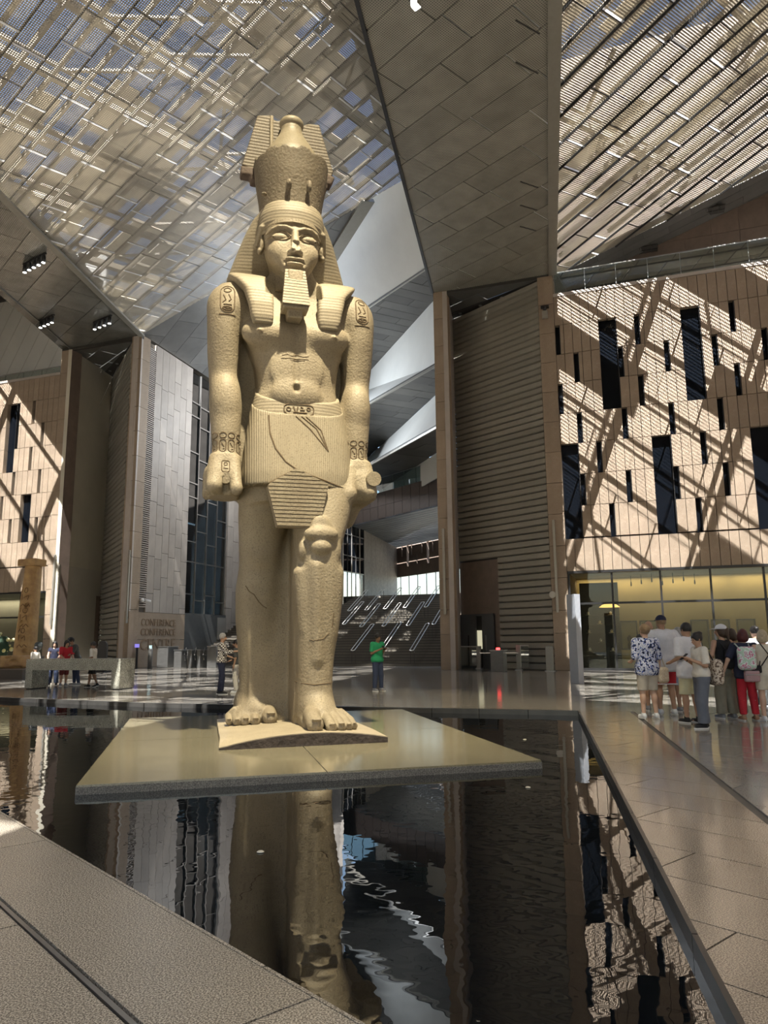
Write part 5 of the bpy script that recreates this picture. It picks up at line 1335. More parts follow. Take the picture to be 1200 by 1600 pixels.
PLM = mat('plinth_granite', (.27, .245, .17), .13, var=.22, scale=1.3, speck=((.14, .125, .08), 120, .42), spec=.7)
PLS = mat('plinth_side_granite', (.20, .19, .17), .45, var=.2, scale=1.2, speck=((.07, .065, .06), 90, .45))
c4 = [on_z(x, y) for x, y in ((118, 1227.5), (847, 1188), (628, 1108), (203, 1122))]
plinth = empty('plinth', (SO.x, SO.y, -.115)); tag(plinth, 'wide flat polished granite plinth floating in the black pool under the statue', 'plinth')
lc = [p - Vector((SO.x, SO.y, 0)) for p in c4]
# four polished slabs with fine joints and a thick edge
for i in range(2):
    for j in range(2):
        def bl(u, v): return lc[0].lerp(lc[1], u).lerp(lc[3].lerp(lc[2], u), v)
        e = .0012; q = [bl(i / 2 + e, j / 2 + e), bl((i + 1) / 2 - e, j / 2 + e), bl((i + 1) / 2 - e, (j + 1) / 2 - e), bl(i / 2 + e, (j + 1) / 2 - e)]
        MB().prism([p + Vector((0, 0, .095)) for p in q], (0, 0, .02)).build('top_slab', PLM, plinth)
MB().prism([p + Vector((0, 0, 0.002)) for p in lc], (0, 0, .093)).build('edge', PLS, plinth)
# ---- warm spotlights of the hall aimed at the statue, plus added paving fills
def spot(loc, target, power, size, color, blend=.4, rad=.12):
    l = bpy.data.lights.new('spotlight', 'SPOT'); l.energy = power; l.spot_size = RD(size); l.spot_blend = blend; l.color = color; l.shadow_soft_size = rad
    o = bpy.data.objects.new('spotlight', l); COL.objects.link(o); o.location = loc
    o.rotation_euler = (Vector(target) - Vector(loc)).to_track_quat('-Z', 'Y').to_euler(); return o
tgt = SM @ Vector((-.2, -.2, 5.0))
for x_ in (-4.2, 4.6): spot(Vector((x_, 1.5, 19.3)), Vector((x_ * 1.05, 4.0, 0)), 3300, 70, (1, .94, .85), blend=1.0, rad=.5)  # two added fills that brighten the near paving
spot(SM @ Vector((-.1, -6.2, 19.6)), SM @ Vector((-.2, -.2, 5.5)), 11500, 44, (1, .87, .60), rad=.15)
spot(SM @ Vector((.1, -6.3, 19.6)), SM @ Vector((-.2, -.5, 2.4)), 20000, 27, (1, .87, .60), blend=.9, rad=.15)
spot(SM @ Vector((1.5, -9.5, 19.4)), SM @ Vector((-.2, 0, 2.2)), 900, 34, (1, .84, .55), rad=.18)
# ================================================================== VISITORS
SKIN = {k: mat('skin_' + k, c, .55, var=.06) for k, c in dict(fair=(.62, .40, .29), tan=(.45, .27, .18), brown=(.30, .17, .105)).items()}
def cloth(name, c, var=.12): return mat('cloth_' + name, c, .85, var=var, scale=9, bump=.25, bscale=30)
def hairm(name, c): return mat('hair_' + name, c, .5, var=.35, scale=25, bump=.5, bscale=60)
DARKEYE = mat('eye_dark', (.03, .02, .015), .3); LIPM = mat('lip', (.42, .2, .16), .5); SOLE = mat('shoe_sole', (.7, .7, .68), .6)
def V(*a): return np.array(a, float)
class Person:
    def __init__(s, name, label, px, py, ytop, face, group=None, hide=False, lean=0.0, yaw=0.0, nod=0.0, arms=('down', 'down'), feet=((-.10, 0), (.10, 0)), sit=0,
                 skin='fair', H=None, build=1.0, sway=0.0):
        s.P = on_z(px, py); s.H = H or max(1.0, z_above(px, ytop, s.P)); s.k = s.H / 1.75; s.lean = lean; s.yaw = yaw; s.nod = nod; s.b = build
        s.M = Matrix.Translation(s.P) @ Matrix.Rotation(RD(face + 90), 4, 'Z')
        s.root = empty('person', mw=s.M); tag(s.root, label, 'person', group); s.sk = SKIN[skin]
        s.feet = [V(f[0], f[1], 0) for f in feet]; s.knee_f = [(f[2] if len(f) > 2 else .03) for f in feet]; s.heel = [(f[3] if len(f) > 3 else 0.0) for f in feet]
        s.hip = V(sway, 0, .93)
        AR = dict(down=((.04, .02, -.28), (.05, -.03, -.53)), phone=((.03, .01, -.28), (-.09, -.23, -.17)), hip=((.13, .08, -.25), (.05, -.10, -.42)), reach=((.03, -.17, -.22), (-.02, -.42, -.20)),
                  bent=((.05, .05, -.28), (.0, -.20, -.36)), behind=((.10, .10, -.25), (-.04, .15, -.44)), low=((.04, -.10, -.26), (.0, -.33, -.36)), up=((.10, -.12, -.16), (.02, -.20, .06)))
        s.joint = []
        for i, sg in enumerate((-1, 1)):
            e, w = AR[arms[i]] if isinstance(arms[i], str) else arms[i]
            sh = s.T(V(sg * .18 * s.b, .0, 1.43)); f = lambda q: V(q[0] * sg, q[1], q[2])
            s.joint.append((sh, sh + f(e), sh + f(w)))
        s.hc = s.T(V(0, -.015, 1.64)) + V(0, -.05 * math.sin(nod), -.015 * abs(math.sin(nod)))
        s.body()
    def T(s, p):                                              # bend of the trunk over the hips
        z = p[2] - .93; c, n = math.cos(s.lean), math.sin(s.lean)
        if z < 0: return p + s.hip * V(1, 1, 0)
        y = p[1] * c - z * n; return V(p[0] + s.hip[0], y, .93 + p[1] * n + z * c)
    def HP(s, x, y, z):                                       # head-local point (origin at skull centre) -> body space
        cn, sn = math.cos(s.nod), math.sin(s.nod); y, z = y * cn - z * sn, y * sn + z * cn
        cy, sy = math.cos(s.yaw), math.sin(s.yaw); return s.hc + V(x * cy - y * sy, x * sy + y * cy, z)
    def grid(s, lo, hi, res=.011): return SDF(lo, hi, res)
    def fin(s, F, name, m, label=None):
        o = F.build(name, m, s.root); o.scale = (s.k,) * 3
        if label: o['label'] = label
        return o
    def box(s):
        P = [j for t in s.joint for j in t] + s.feet + [s.hc]; a = np.array(P)
        return np.minimum(a.min(0), V(-.2, -.14, 0)) - V(.15, .17, 0), np.maximum(a.max(0), V(.2, .14, .1)) + V(.15, .17, .16)
    def knees(s):
        out = []
        for i, sg in enumerate((-1, 1)):
            h = s.hip + V(sg * .085, 0, -.02); f = s.feet[i] + V(0, 0, .09 + s.heel[i]); mid = (h + f) / 2; out.append((h, V(mid[0], mid[1] - s.knee_f[i], .50 + s.heel[i] * .5), f))
        return out
    def torso(s, F, g=0.0, z0=.93, k=.04):
        b = s.b
        F.cap(s.T(V(0, .01, .95)), s.T(V(0, .01, .97)), .115 * b + g, .115 * b + g, k, sq=(1.35, .95, 1.05))
        F.cap(s.T(V(0, 0, .98)), s.T(V(0, .0, 1.14)), .105 * b + g, .10 * b + g, k, sq=(1.3, .92, 1))
        F.cap(s.T(V(0, 0, 1.14)), s.T(V(0, .005, 1.33)), .10 * b + g, .118 * b + g, k, sq=(1.34, .92, 1))
        F.cap(s.T(V(-.11 * b, .005, 1.405)), s.T(V(.11 * b, .005, 1.405)), .058 + g, .058 + g, k + .03)
    def body(s):
        lo, hi = s.box(); F = s.grid(lo, hi)
        s.torso(F)
        F.cap(s.T(V(0, .01, 1.42)), s.hc + V(0, .015, -.07), .056, .050, .03)
        F.ell(s.HP(0, .012, .012), (.078, .096, .108), .02, rz=s.yaw); F.ell(s.HP(0, -.030, -.055), (.058, .062, .062), .03, rz=s.yaw)
        F.cap(s.HP(0, -.088, .015), s.HP(0, -.108, -.022), .009, .015, .012)
        for sg in (-1, 1):
            F.ell(s.HP(sg * .079, .01, -.005), (.012, .018, .030), .006, rz=s.yaw)
            F.ell(s.HP(sg * .032, -.088, .022), (.018, .010, .011), .012, 's', rz=s.yaw)
        F.cap(s.HP(-.018, -.094, -.052), s.HP(.018, -.094, -.052), .009, .009, .008)
        for i, sg in enumerate((-1, 1)):
            sh, e, w = s.joint[i]
            F.cap(sh, e, .050, .040, .03); F.cap(e, w, .040, .027, .015)
            d = (w - e); d /= np.linalg.norm(d); side = np.cross(d, V(0, -1, 0) if abs(d[1]) < .8 else V(0, 0, 1)); side /= np.linalg.norm(side); nrm = np.cross(side, d)
            if nrm[1] > 0 and abs(d[1]) < .8: pass
            palm = w + d * .075; F.cap(w, palm, .026, .030, .012); F.cap(palm - side * .022, palm + side * .022, .020, .020, .008)
            curl = V(-sg * .5, -.35, -.2)
            for q in range(4):
                o = side * (-.030 + .020 * q); L = (.070, .080, .076, .060)[q]
                a = palm + o + d * .012; b_ = a + d * L * .55; c = b_ + d * L * .30 + curl * .028
                F.chain([a, b_, c], [.0105, .010, .009], .004)
            F.chain([w + d * .03 - side * .022, w + d * .065 - side * .047, w + d * .095 - side * .052 + curl * .01], [.013, .012, .010], .008)
        for h, kn, f in s.knees():
            F.cap(h, kn, .078, .056, .04); F.cap(kn, f, .056, .036, .02); F.ell(kn * .7 + f * .3 + V(0, .02, 0), (.052, .055, .10), .03)
        for i, f in enumerate(s.feet): F.cap(f + V(0, .03, .05 + s.heel[i]), f + V(0, -.12, .035), .036, .03, .02)
        s.fin(F, 'body', s.sk)
        eb = MB()
        for sg in (-1, 1): eb.ball(s.HP(sg * .032, -.086, .02), .0095, 8, 6)
        o = eb.build('eyes', DARKEYE, s.root, True); o.scale = (s.k,) * 3; tag(o, 'dark eyes')
        mb = MB(); mb.tube([s.HP(-.022, -.098, -.050), s.HP(0, -.104, -.049), s.HP(.022, -.098, -.050)], .0055, 6); o = mb.build('mouth', LIPM, s.root, True); o.scale = (s.k,) * 3
    def shirt(s, m, hem=.86, sleeve=.55, loose=.022, name='shirt', label=None, neck=1.46, cut=None):
        lo, hi = s.box(); F = s.grid(lo, hi, .013); s.torso(F, loose)
        F.cap(s.T(V(0, .01, max(hem + .10, .96))), s.hip + V(0, .0, hem - .93 + .06), .125 * s.b + loose, .130 * s.b + loose, .04, sq=(1.3, .92, .6))
        for i in range(2):
            sh, e, w = s.joint[i]
            if sleeve <= 0: continue
            end = sh + (e - sh) * min(1, sleeve / .5 * 1.0 if sleeve < .5 else 1)
            if sleeve < .5: F.cap(sh, end, .062 + loose * .5, .060 + loose * .5, .02)
            else:
                F.cap(sh, e, .060 + loose * .5, .052 + loose * .4, .02); t = min(1, (sleeve - .5) / .5)
                if t > .02: F.cap(e, e + (w - e) * t, .050 + loose * .3, .042 + loose * .3, .015)
            tip = end if sleeve < .5 else e + (w - e) * max(0, min(1, (sleeve - .5) / .5)); d = (e - sh) if sleeve <= .5 else (w - e); d = d / np.linalg.norm(d)
            F.op(lambda X, Y, Z, t=tip, d=d: np.maximum(-((X - t[0]) * d[0] + (Y - t[1]) * d[1] + (Z - t[2]) * d[2]), np.sqrt((X - t[0]) ** 2 + (Y - t[1]) ** 2 + (Z - t[2]) ** 2) - .10), tip - .10, tip + .10, .0, 's')
        F.cap(s.T(V(0, -.02, neck + .02)), s.T(V(0, .02, neck + .14)), .062, .075, .01, 's')
        F.cut((0, 0, hem), (0, 0, -1)); return s.fin(F, name, m, label)
    def legs(s, m, end=.10, loose=.014, top=.98, name='trousers', label=None, flare=0.0):
        lo, hi = s.box(); hi = hi.copy(); hi[2] = 1.1; F = s.grid(lo, hi, .013)
        F.cap(s.hip + V(0, .01, .0), s.hip + V(0, .01, .05), .118 * s.b + loose, .112 * s.b + loose, .03, sq=(1.36, .96, 1.0))
        for h, kn, f in s.knees():
            F.cap(h, kn, .086 + loose, .062 + loose + flare * .5, .03); F.cap(kn, f, .062 + loose + flare * .5, .046 + loose + flare, .02)
        F.cut((0, 0, end), (0, 0, -1)); F.cut((0, 0, top), (0, 0, 1)); return s.fin(F, name, m, label)
    def shoes(s, m, label=None, sock=None):
        for i, sg in enumerate((-1, 1)):
            f = s.feet[i]; h = s.heel[i]; F = SDF(f + V(-.08, -.24, -.005), f + V(.08, .14, .18 + h), .009); x = f[0] + sg * .012
            F.cap((f[0], f[1] + .035, .048 + h), (x, f[1] - .145, .036), .042, .038, .02, sq=(.98, 1, 1)); F.cap((f[0], f[1] + .02, .06 + h), (f[0], f[1] - .01, .10 + h), .040, .040, .02)
            F.cut((0, 0, .004), (0, 0, -1)); o = s.fin(F, 'shoe', m, label)
            mb = MB(); pts = [(x + .045 * math.cos(t) * (1 if math.sin(t) < 0 else .86), f[1] - .055 + .145 * math.sin(t) * 1.0) for t in [2 * math.pi * k / 18 for k in range(18)]]
            mb.prism([(a, b_, .002 + (h if b_ > f[1] - .02 else 0)) for a, b_ in pts], (0, 0, .022)); q = mb.build('sole', SOLE, o)
    def hair(s, m, style='short', label=None):
        F = SDF(s.hc - .36, s.hc + .24, .009)
        F.ell(s.HP(0, .018, .022), (.090, .106, .112), .0, rz=s.yaw)
        fc = s.HP(0, -.115, -.035); F.ell(fc, (.078, .075, .095), .02, 's', rz=s.yaw); F.op(lambda X, Y, Z: Z - (s.hc[2] - .035) + 0 * X + 0 * Y, s.hc + V(-.2, -.2, -.3), s.hc + V(.2, .2, -.035), .01, 's') if style in ('short', 'bald', 'bun') else None
        if style == 'bun': F.ell(s.HP(0, .10, .07), (.055, .055, .05), .02)
        if style == 'updo': F.ell(s.HP(0, .085, .03), (.07, .06, .07), .02)
        if style in ('bob', 'long', 'tail'):
            F.ell(s.HP(0, .04, -.04), (.098, .09, .10), .03, rz=s.yaw)
            if style == 'bob':
                for sg in (-1, 1): F.ell(s.HP(sg * .07, .01, -.05), (.04, .055, .075), .03)
            if style == 'long': F.cap(s.HP(0, .055, -.03), s.HP(0, .085, -.26), .085, .06, .03, sq=(1.2, .6, 1)); [F.cap(s.HP(sg * .075, .0, .0), s.HP(sg * .085, .0, -.18), .03, .025, .02) for sg in (-1, 1)]
            if style == 'tail': F.cap(s.HP(0, .11, .03), s.HP(0, .13, -.18), .035, .02, .02)
            F.ell(s.HP(0, -.095, -.04), (.062, .07, .095), .01, 's', rz=s.yaw)
        return s.fin(F, 'hair', m, label)
    def cap(s, m, label=None):
        F = SDF(s.hc - .24, s.hc + .24, .009); F.ell(s.HP(0, .012, .045), (.095, .112, .095), 0, rz=s.yaw)
        F.cut(tuple(s.HP(0, 0, .038)), tuple(s.HP(0, 0, -1) - s.hc)); F.cap(s.HP(-.03, -.10, .045), s.HP(.03, -.10, .045), .055, .055, .01, sq=(1, 1, .14)); F.cap(s.HP(0, -.1, .045), s.HP(0, -.16, .036), .05, .045, .01, sq=(1, 1, .16)); return s.fin(F, 'cap', m, label)
    def W(s, p): return s.M @ (Vector([float(v) for v in p]) * s.k)
    def hand(s, i):
        sh, e, w = s.joint[i]; d = (w - e) / np.linalg.norm(w - e); return w + d * .08
    def item(s, name, label, cat, mb_list, p, group=None, rz=0.0):
        """a carried thing: its own top-level object placed in the person's frame at p"""
        r = empty(name, mw=Matrix.Translation(s.W(p)) @ Matrix.Rotation(math.atan2(s.M[1][0], s.M[0][0]) + rz, 4, 'Z')); tag(r, label, cat, group)
        for nm, mb, m, sm in mb_list: mb.build(nm, m, r, sm)
        return r
def pouch(w, d, h, res=.012, round_=.05, top=1.0):
    F = SDF((-w * .7, -d * .8, -h * .6), (w * .7, d * .8, h * .6), res); F.box((0, 0, 0), (w / 2, d / 2, h / 2), round_); return F

WHITE = cloth('white', (.70, .71, .76)); WARMW = cloth('warm_white', (.72, .69, .62)); RED = cloth('red', (.50, .02, .035)); GREYB = cloth('grey_blue', (.13, .145, .18)); NAVY = cloth('navy', (.018, .022, .05))
BLACK = cloth('black', (.012, .012, .014)); YEL = cloth('pale_yellow', (.62, .60, .40)); LBLUE = cloth('light_blue', (.42, .52, .72)); KHAKI = cloth('khaki', (.23, .22, .17)); LGREY = cloth('light_grey', (.36, .40, .38)); BEIGE = cloth('beige', (.55, .50, .42))
GREEN = cloth('green', (.02, .32, .13)); JEANS = cloth('jeans', (.035, .05, .10)); DGREY = cloth('dark_grey', (.07, .075, .075)); PINKB = cloth('dusty_pink', (.42, .27, .28)); CREAM = cloth('cream', (.66, .61, .50))
def patterned(name, cols, scale, kind='voronoi'):
    m = bpy.data.materials.new('cloth_' + name); nt, nd, lk, b = nodes_of(m); b.inputs['Roughness'].default_value = .85; tc = nd.new('ShaderNodeTexCoord')
    if kind == 'voronoi':
        n = nd.new('ShaderNodeTexNoise'); n.inputs['Scale'].default_value = scale; n.inputs['Detail'].default_value = 1.5; lk.new(tc.outputs['Object'], n.inputs['Vector'])
        r = ramp(nd, [(.36 + i * .28 / (len(cols) - 1), c) for i, c in enumerate(cols)]); r.color_ramp.interpolation = 'CONSTANT'; lk.new(n.outputs['Fac'], r.inputs[0]); out = r.outputs[0]
    else:
        n = nd.new('ShaderNodeTexChecker'); n.inputs['Scale'].default_value = scale; n.inputs['Color1'].default_value = cols[0] + (1,); n.inputs['Color2'].default_value = cols[1] + (1,); lk.new(tc.outputs['Object'], n.inputs['Vector']); out = n.outputs[0]
    lk.new(out, b.inputs['Base Color']); MATS['cloth_' + name] = m; return m
FLORAL = patterned('blue_floral', [(.01, .015, .04), (.05, .10, .38), (.62, .64, .72), (.66, .68, .75), (.12, .2, .5), (.65, .66, .72)], 22)
PLAID = patterned('plaid', [(.60, .58, .54), (.05, .035, .035)], 22, 'checker'); LEOP = patterned('leopard', [(.12, .08, .06), (.50, .42, .34), (.58, .52, .44), (.2, .14, .1)], 28)
GFLOR = patterned('green_floral', [(.45, .6, .5), (.7, .75, .75), (.55, .2, .3), (.6, .66, .7)], 16)
HDARK, HBROWN, HRED, HGREY, HBLOND, HSAND = hairm('dark', (.012, .010, .009)), hairm('brown', (.06, .035, .02)), hairm('dark_red', (.09, .015, .015)), hairm('grey', (.38, .37, .36)), hairm('blond', (.55, .46, .32)), hairm('sandy', (.30, .20, .11))
TRAIN = cloth('trainer_white', (.72, .74, .76)); TRDARK = cloth('trainer_black', (.02, .02, .022)); TRGREY = cloth('trainer_grey', (.25, .26, .28)); SAND = cloth('sandal_tan', (.35, .2, .12))
STRAPS = lambda pts, r=.012: MB().tube([Vector([float(v) for v in p]) for p in pts], r, 6)

G1 = 'visitors standing in a group before the golden shop'
p = Person('p', 'sandy-haired woman in a blue and white floral blouse, seen from behind', 1016, 1123, 976, 97, G1, arms=('down', 'bent'), feet=((-.13, .0), (.11, -.02)), skin='fair', build=1.12, yaw=.2)
p.shirt(FLORAL, .80, .62, .035, 'blouse'); p.legs(BEIGE, .52, .03, name='shorts'); p.shoes(TRAIN); p.hair(HSAND, 'updo')
bg = pouch(.24, .13, .30, round_=.06); me = bg.mesh('bag_body'); r = empty('shoulder_bag', mw=Matrix.Translation(p.W((-.30, .02, .80))) @ Matrix.Rotation(RD(20), 4, 'Z')); tag(r, 'beige patterned shoulder bag hanging beside the floral blouse', 'bag')
link('bag_body', me, patterned('beige_weave', [(.55, .45, .33), (.66, .58, .46), (.5, .4, .3)], 30), r); MB().tube([(-.07, 0, .13), (-.10, 0, .42), (-.14, .0, .66)], .012, 6).tube([(.07, 0, .13), (-.04, 0, .42), (-.12, .03, .66)], .012, 6).build('strap', BEIGE, r)
p = Person('p', 'tall man in a dark cap, loose white T-shirt and red shorts, seen from behind', 1043, 1117, 963, 92, G1, arms=('hip', 'bent'), feet=((-.12, .04), (.12, .0)), skin='tan', build=1.22)
p.shirt(WHITE, .76, .48, .045); p.legs(RED, .53, .035, name='shorts'); p.shoes(TRAIN, 'white trainers'); p.hair(HSAND, 'short'); p.cap(NAVY, 'dark blue cap')
tr = MB()
for sg in (-1, 1):
    h, kn, f = p.knees()[0 if sg < 0 else 1]; c = h * .06 + kn * .94; tr.tube([(c[0] + .112 * math.cos(t), c[1] + .112 * math.sin(t), .545) for t in [2 * math.pi * k / 14 for k in range(15)]], .011, 6, False)
o = tr.build('white_trim', WHITE, p.root); o.scale = (p.k,) * 3; tag(o, 'white hem stripes')
p = Person('p', 'bald man mostly hidden between the floral blouse and the tall man', 1022, 1111, 971, 80, G1, skin='tan'); p.shirt(DGREY, .82, .45); p.legs(DGREY, .5, .02, name='shorts'); p.shoes(TRGREY)
p = Person('p', 'grey-haired person in light blue shorts behind the tall man', 1068, 1112, 981, 100, G1, skin='tan', feet=((-.10, -.05), (.1, .05)), yaw=.5); p.shirt(cloth('faded_blue', (.35, .42, .52)), .80, .48, .03); p.legs(LBLUE, .55, .035, name='shorts'); p.shoes(TRGREY, 'grey trainers'); p.hair(HGREY, 'bob')
p = Person('p', 'dark-haired man in a white T-shirt and pale yellow shorts, seen from behind', 1083, 1130, 974, 112, G1, skin='tan', arms=('down', 'bent'), build=1.14, feet=((-.12, .02), (.10, -.03))); p.shirt(WHITE, .78, .48, .045); p.legs(YEL, .50, .035, name='shorts'); p.shoes(TRDARK, 'black and red trainers'); p.hair(HDARK, 'short')
p = Person('p', 'woman in a white T-shirt and grey trousers looking at a phone', 1102, 1138, 989, 184, G1, skin='tan', arms=('phone', 'phone'), nod=.42, feet=((-.09, .05), (.10, -.07)), yaw=0.05)
p.shirt(WARMW, .93, .45, .028); p.legs(GREYB, .10, .028, name='trousers', flare=.028); p.shoes(TRDARK, 'black trainers'); p.hair(HDARK, 'bun'); wp = p
hnd = (p.hand(0) + p.hand(1)) / 2; r = empty('phone', mw=Matrix.Translation(p.W(hnd + V(0, -.015, .02))) @ Matrix.Rotation(RD(184 + 90), 4, 'Z') @ Matrix.Rotation(RD(-50), 4, 'X')); tag(r, 'dark phone held up by the woman in grey trousers', 'phone')
MB().box(-.04, .04, -.005, .005, -.08, .08).build('phone_body', BLACK, r, bevel=.004); MB().box(-.036, .036, .005, .007, -.074, .074).build('screen', BLKGL, r)
o = MB().tube([p.joint[0][2] * .93 + p.joint[0][1] * .07 + V(.03 * math.cos(t), .0, .03 * math.sin(t)) for t in [2 * math.pi * k / 12 for k in range(13)]], .010, 6, False).build('watch', BLACK, p.root); o.scale = (p.k,) * 3
me = pouch(.34, .19, .44, round_=.09).mesh('bag_body'); r = empty('backpack', mw=Matrix.Translation(p.W((.02, .27, 1.02))) @ Matrix.Rotation(RD(184 + 90), 4, 'Z')); tag(r, 'leopard print backpack on the woman in grey trousers', 'backpack')
link('bag_body', me, LEOP, r); [MB().tube([(sg * .10, -.08, .20), (sg * .12, -.17, .37), (sg * .13, -.28, .36), (sg * .14, -.24, .20)], .012, 6).build('strap', BLACK, r) for sg in (-1, 1)]
p = Person('p', 'woman in a white cap and black sleeveless top, seen from behind', 1138, 1123, 977, 105, G1, skin='tan', arms=('behind', 'hip'), yaw=.7, feet=((-.11, .03), (.11, -.02))); p.shirt(BLACK, .93, 0, .012, 'top'); p.legs(KHAKI, .10, .03, flare=.02); p.shoes(TRGREY); p.hair(HBROWN, 'tail'); p.cap(WHITE, 'white cap')
me = pouch(.27, .15, .36, round_=.07).mesh('bag_body'); r = empty('backpack', mw=Matrix.Translation(p.W((.0, .24, 1.12))) @ Matrix.Rotation(RD(105 + 90), 4, 'Z')); tag(r, 'small black backpack on the woman in the white cap', 'backpack')
link('bag_body', me, BLACK, r); MB().box(-.09, .09, .075, .095, -.12, .0).build('pocket', mat('shiny_black', (.03, .03, .035), .2), r, bevel=.01); [MB().tube([(sg * .08, -.05, .17), (sg * .11, -.16, .29), (sg * .12, -.30, .24)], .012, 6).build('strap', BLACK, r) for sg in (-1, 1)]
p = Person('p', 'brown-haired woman in pale grey trousers behind the black backpack', 1154, 1121, 983, 70, G1, skin='tan', arms=('up', 'down'), feet=((-.1, 0), (.1, .02))); p.shirt(cloth('rust', (.40, .22, .13)), .93, .25, .02); p.legs(LGREY, .10, .025, flare=.02); p.shoes(TRGREY); p.hair(HBROWN, 'bob')
p = Person('p', 'woman with dark red hair, navy top and bright red trousers, seen from behind', 1172, 1126, 984, 88, G1, skin='fair', arms=('down', ((.14, .02, -.26), (.20, -.06, -.48))), feet=((-.13, .0), (.12, .02)), build=1.1); p.shirt(NAVY, .80, .45, .03); p.legs(RED, .12, .018); p.shoes(SAND, 'tan sandals'); p.hair(HRED, 'bob')
me = pouch(.32, .17, .42, round_=.08).mesh('bag_body'); r = empty('backpack', mw=Matrix.Translation(p.W((.07, .26, 1.20))) @ Matrix.Rotation(RD(88 + 90), 4, 'Z')); tag(r, 'pale green flowered backpack on the woman with red trousers', 'backpack')
link('bag_body', me, GFLOR, r); [MB().tube([(sg * .10, -.06, .18), (sg * .12, -.17, .26), (sg * .13, -.32, .2)], .014, 6).build('strap', LGREY, r) for sg in (-1, 1)]
me = pouch(.26, .11, .20, round_=.03).mesh('bag_body'); r = empty('shoulder_bag', mw=Matrix.Translation(p.W((.0, .26, .86))) @ Matrix.Rotation(RD(88 + 90), 4, 'Z')); tag(r, 'dusty pink bag below the flowered backpack', 'bag')
link('bag_body', me, PINKB, r); MB().box(-.13, .13, .055, .062, .02, .035).build('zip', STEEL, r); MB().tube([(-.12, 0, .08), (-.2, -.05, .3), (-.12, -.1, .52)], .010, 6).build('strap', BLACK, r)
p = Person('p', 'blonde woman in a cream sleeveless top at the right edge of the group', 1203, 1127, 985, 92, G1, skin='fair', arms=('down', 'down'), feet=((-.11, 0), (.11, .02))); p.shirt(CREAM, .93, 0, .02, 'top'); p.legs(CREAM, .60, .035, name='shorts'); p.shoes(TRAIN); p.hair(HBLOND, 'bob')
r = empty('crossbody_strap', mw=p.M); tag(r, 'black crossbody bag on the blonde woman', 'bag'); MB().tube([(-.16, .15, 1.42), (-.02, .17, 1.2), (.14, .15, .98)], .010, 6).tube([(.16, .14, 1.42), (.02, .175, 1.2), (-.12, .16, 1.0)], .010, 6).build('strap', BLACK, r); link('bag_body', pouch(.2, .08, .14, round_=.03).mesh('bag_body'), BLACK, r, (.22, .10, .92))
p = Person('p', 'dark-haired woman in white behind the blonde woman', 1190, 1109, 979, 90, G1, skin='fair', arms=('down', 'down')); p.shirt(WHITE, .9, .45, .03); p.legs(DGREY, .1, .02); p.shoes(TRAIN); p.hair(HDARK, 'bun')

# single visitors near the pool
p = Person('p', 'man in a bright green T-shirt looking down at his phone', 590, 1080, 990, -50, None, skin='brown', arms=('phone', 'phone'), nod=.5, feet=((-.12, .0), (.13, -.02)), build=1.05); p.shirt(GREEN, .88, .42, .03); p.legs(JEANS, .10, .018); p.shoes(TRGREY, 'grey shoes'); p.hair(HDARK, 'short')
hnd = (p.hand(0) + p.hand(1)) / 2; r = empty('phone', mw=Matrix.Translation(p.W(hnd + V(0, -.02, .02))) @ Matrix.Rotation(RD(40), 4, 'Z') @ Matrix.Rotation(RD(-40), 4, 'X')); tag(r, 'black phone held by the man in green', 'phone'); MB().box(-.04, .04, -.005, .005, -.08, .08).build('phone_body', BLACK, r, bevel=.004); MB().box(-.036, .036, .005, .007, -.074, .074).build('screen', BLKGL, r)
p = Person('p', 'grey-haired man in a checked shirt and dark trousers facing the statue leg', 345, 1085, 990, 5, None, skin='tan', arms=('reach', 'bent'), feet=((-.10, -.02), (.11, .06)), build=1.05, nod=.12); p.shirt(PLAID, .90, .88, .025); p.legs(NAVY, .10, .02); p.shoes(TRDARK, 'black shoes'); p.hair(HGREY, 'short')
pp = p
r = empty('paper', mw=Matrix.Translation(p.W(p.hand(0) + V(.0, -.06, .0))) @ Matrix.Rotation(RD(95), 4, 'Z')); tag(r, 'white sheet of paper between the checked shirt man and his companion', 'paper'); MB().box(-.11, .11, -.15, .05, -.004, .004).build('sheet', WARMW, r)
p = Person('p', 'person in white trousers half hidden by the statue leg', 368, 1083, 1000, 178, None, skin='tan', arms=('bent', 'down'), feet=((-.09, 0), (.10, .04)), nod=.2); p.shirt(DGREY, .90, .45, .02); p.legs(WARMW, .10, .022); p.shoes(TRAIN); p.hair(HDARK, 'short')

# children around the bench table
G2 = 'children gathered behind the granite bench table'
p = Person('p', 'girl in a grey vest and blue jeans behind the bench table', 82, 1071, 1002, -75, G2, skin='fair', arms=('low', 'low'), nod=.35, feet=((-.13, 0), (.13, 0))); p.shirt(NAVY, .95, .2, .015, 'vest'); p.legs(JEANS, .10, .02, flare=.02); p.shoes(TRDARK); p.hair(HDARK, 'long')
p = Person('p', 'girl in a red shirt bending over the bench table', 99, 1072, 1000, -50, G2, skin='tan', arms=('low', 'low'), nod=.5, lean=.18, feet=((-.12, 0), (.10, .08))); p.shirt(RED, .85, .45, .03); p.legs(cloth('dark_red', (.16, .03, .03)), .42, .02, name='shorts'); p.shoes(TRGREY); p.hair(HDARK, 'long')
p = Person('p', 'youth in a dark grey top and black cap leaning on the bench table', 118, 1071, 997, -140, G2, skin='tan', arms=('low', 'low'), nod=.5, lean=.30, feet=((-.16, .0), (.16, .05)), H=1.72); p.shirt(DGREY, .88, .6, .03); p.legs(JEANS, .10, .01); p.shoes(TRGREY); p.hair(HDARK, 'short'); p.cap(BLACK, 'black cap')
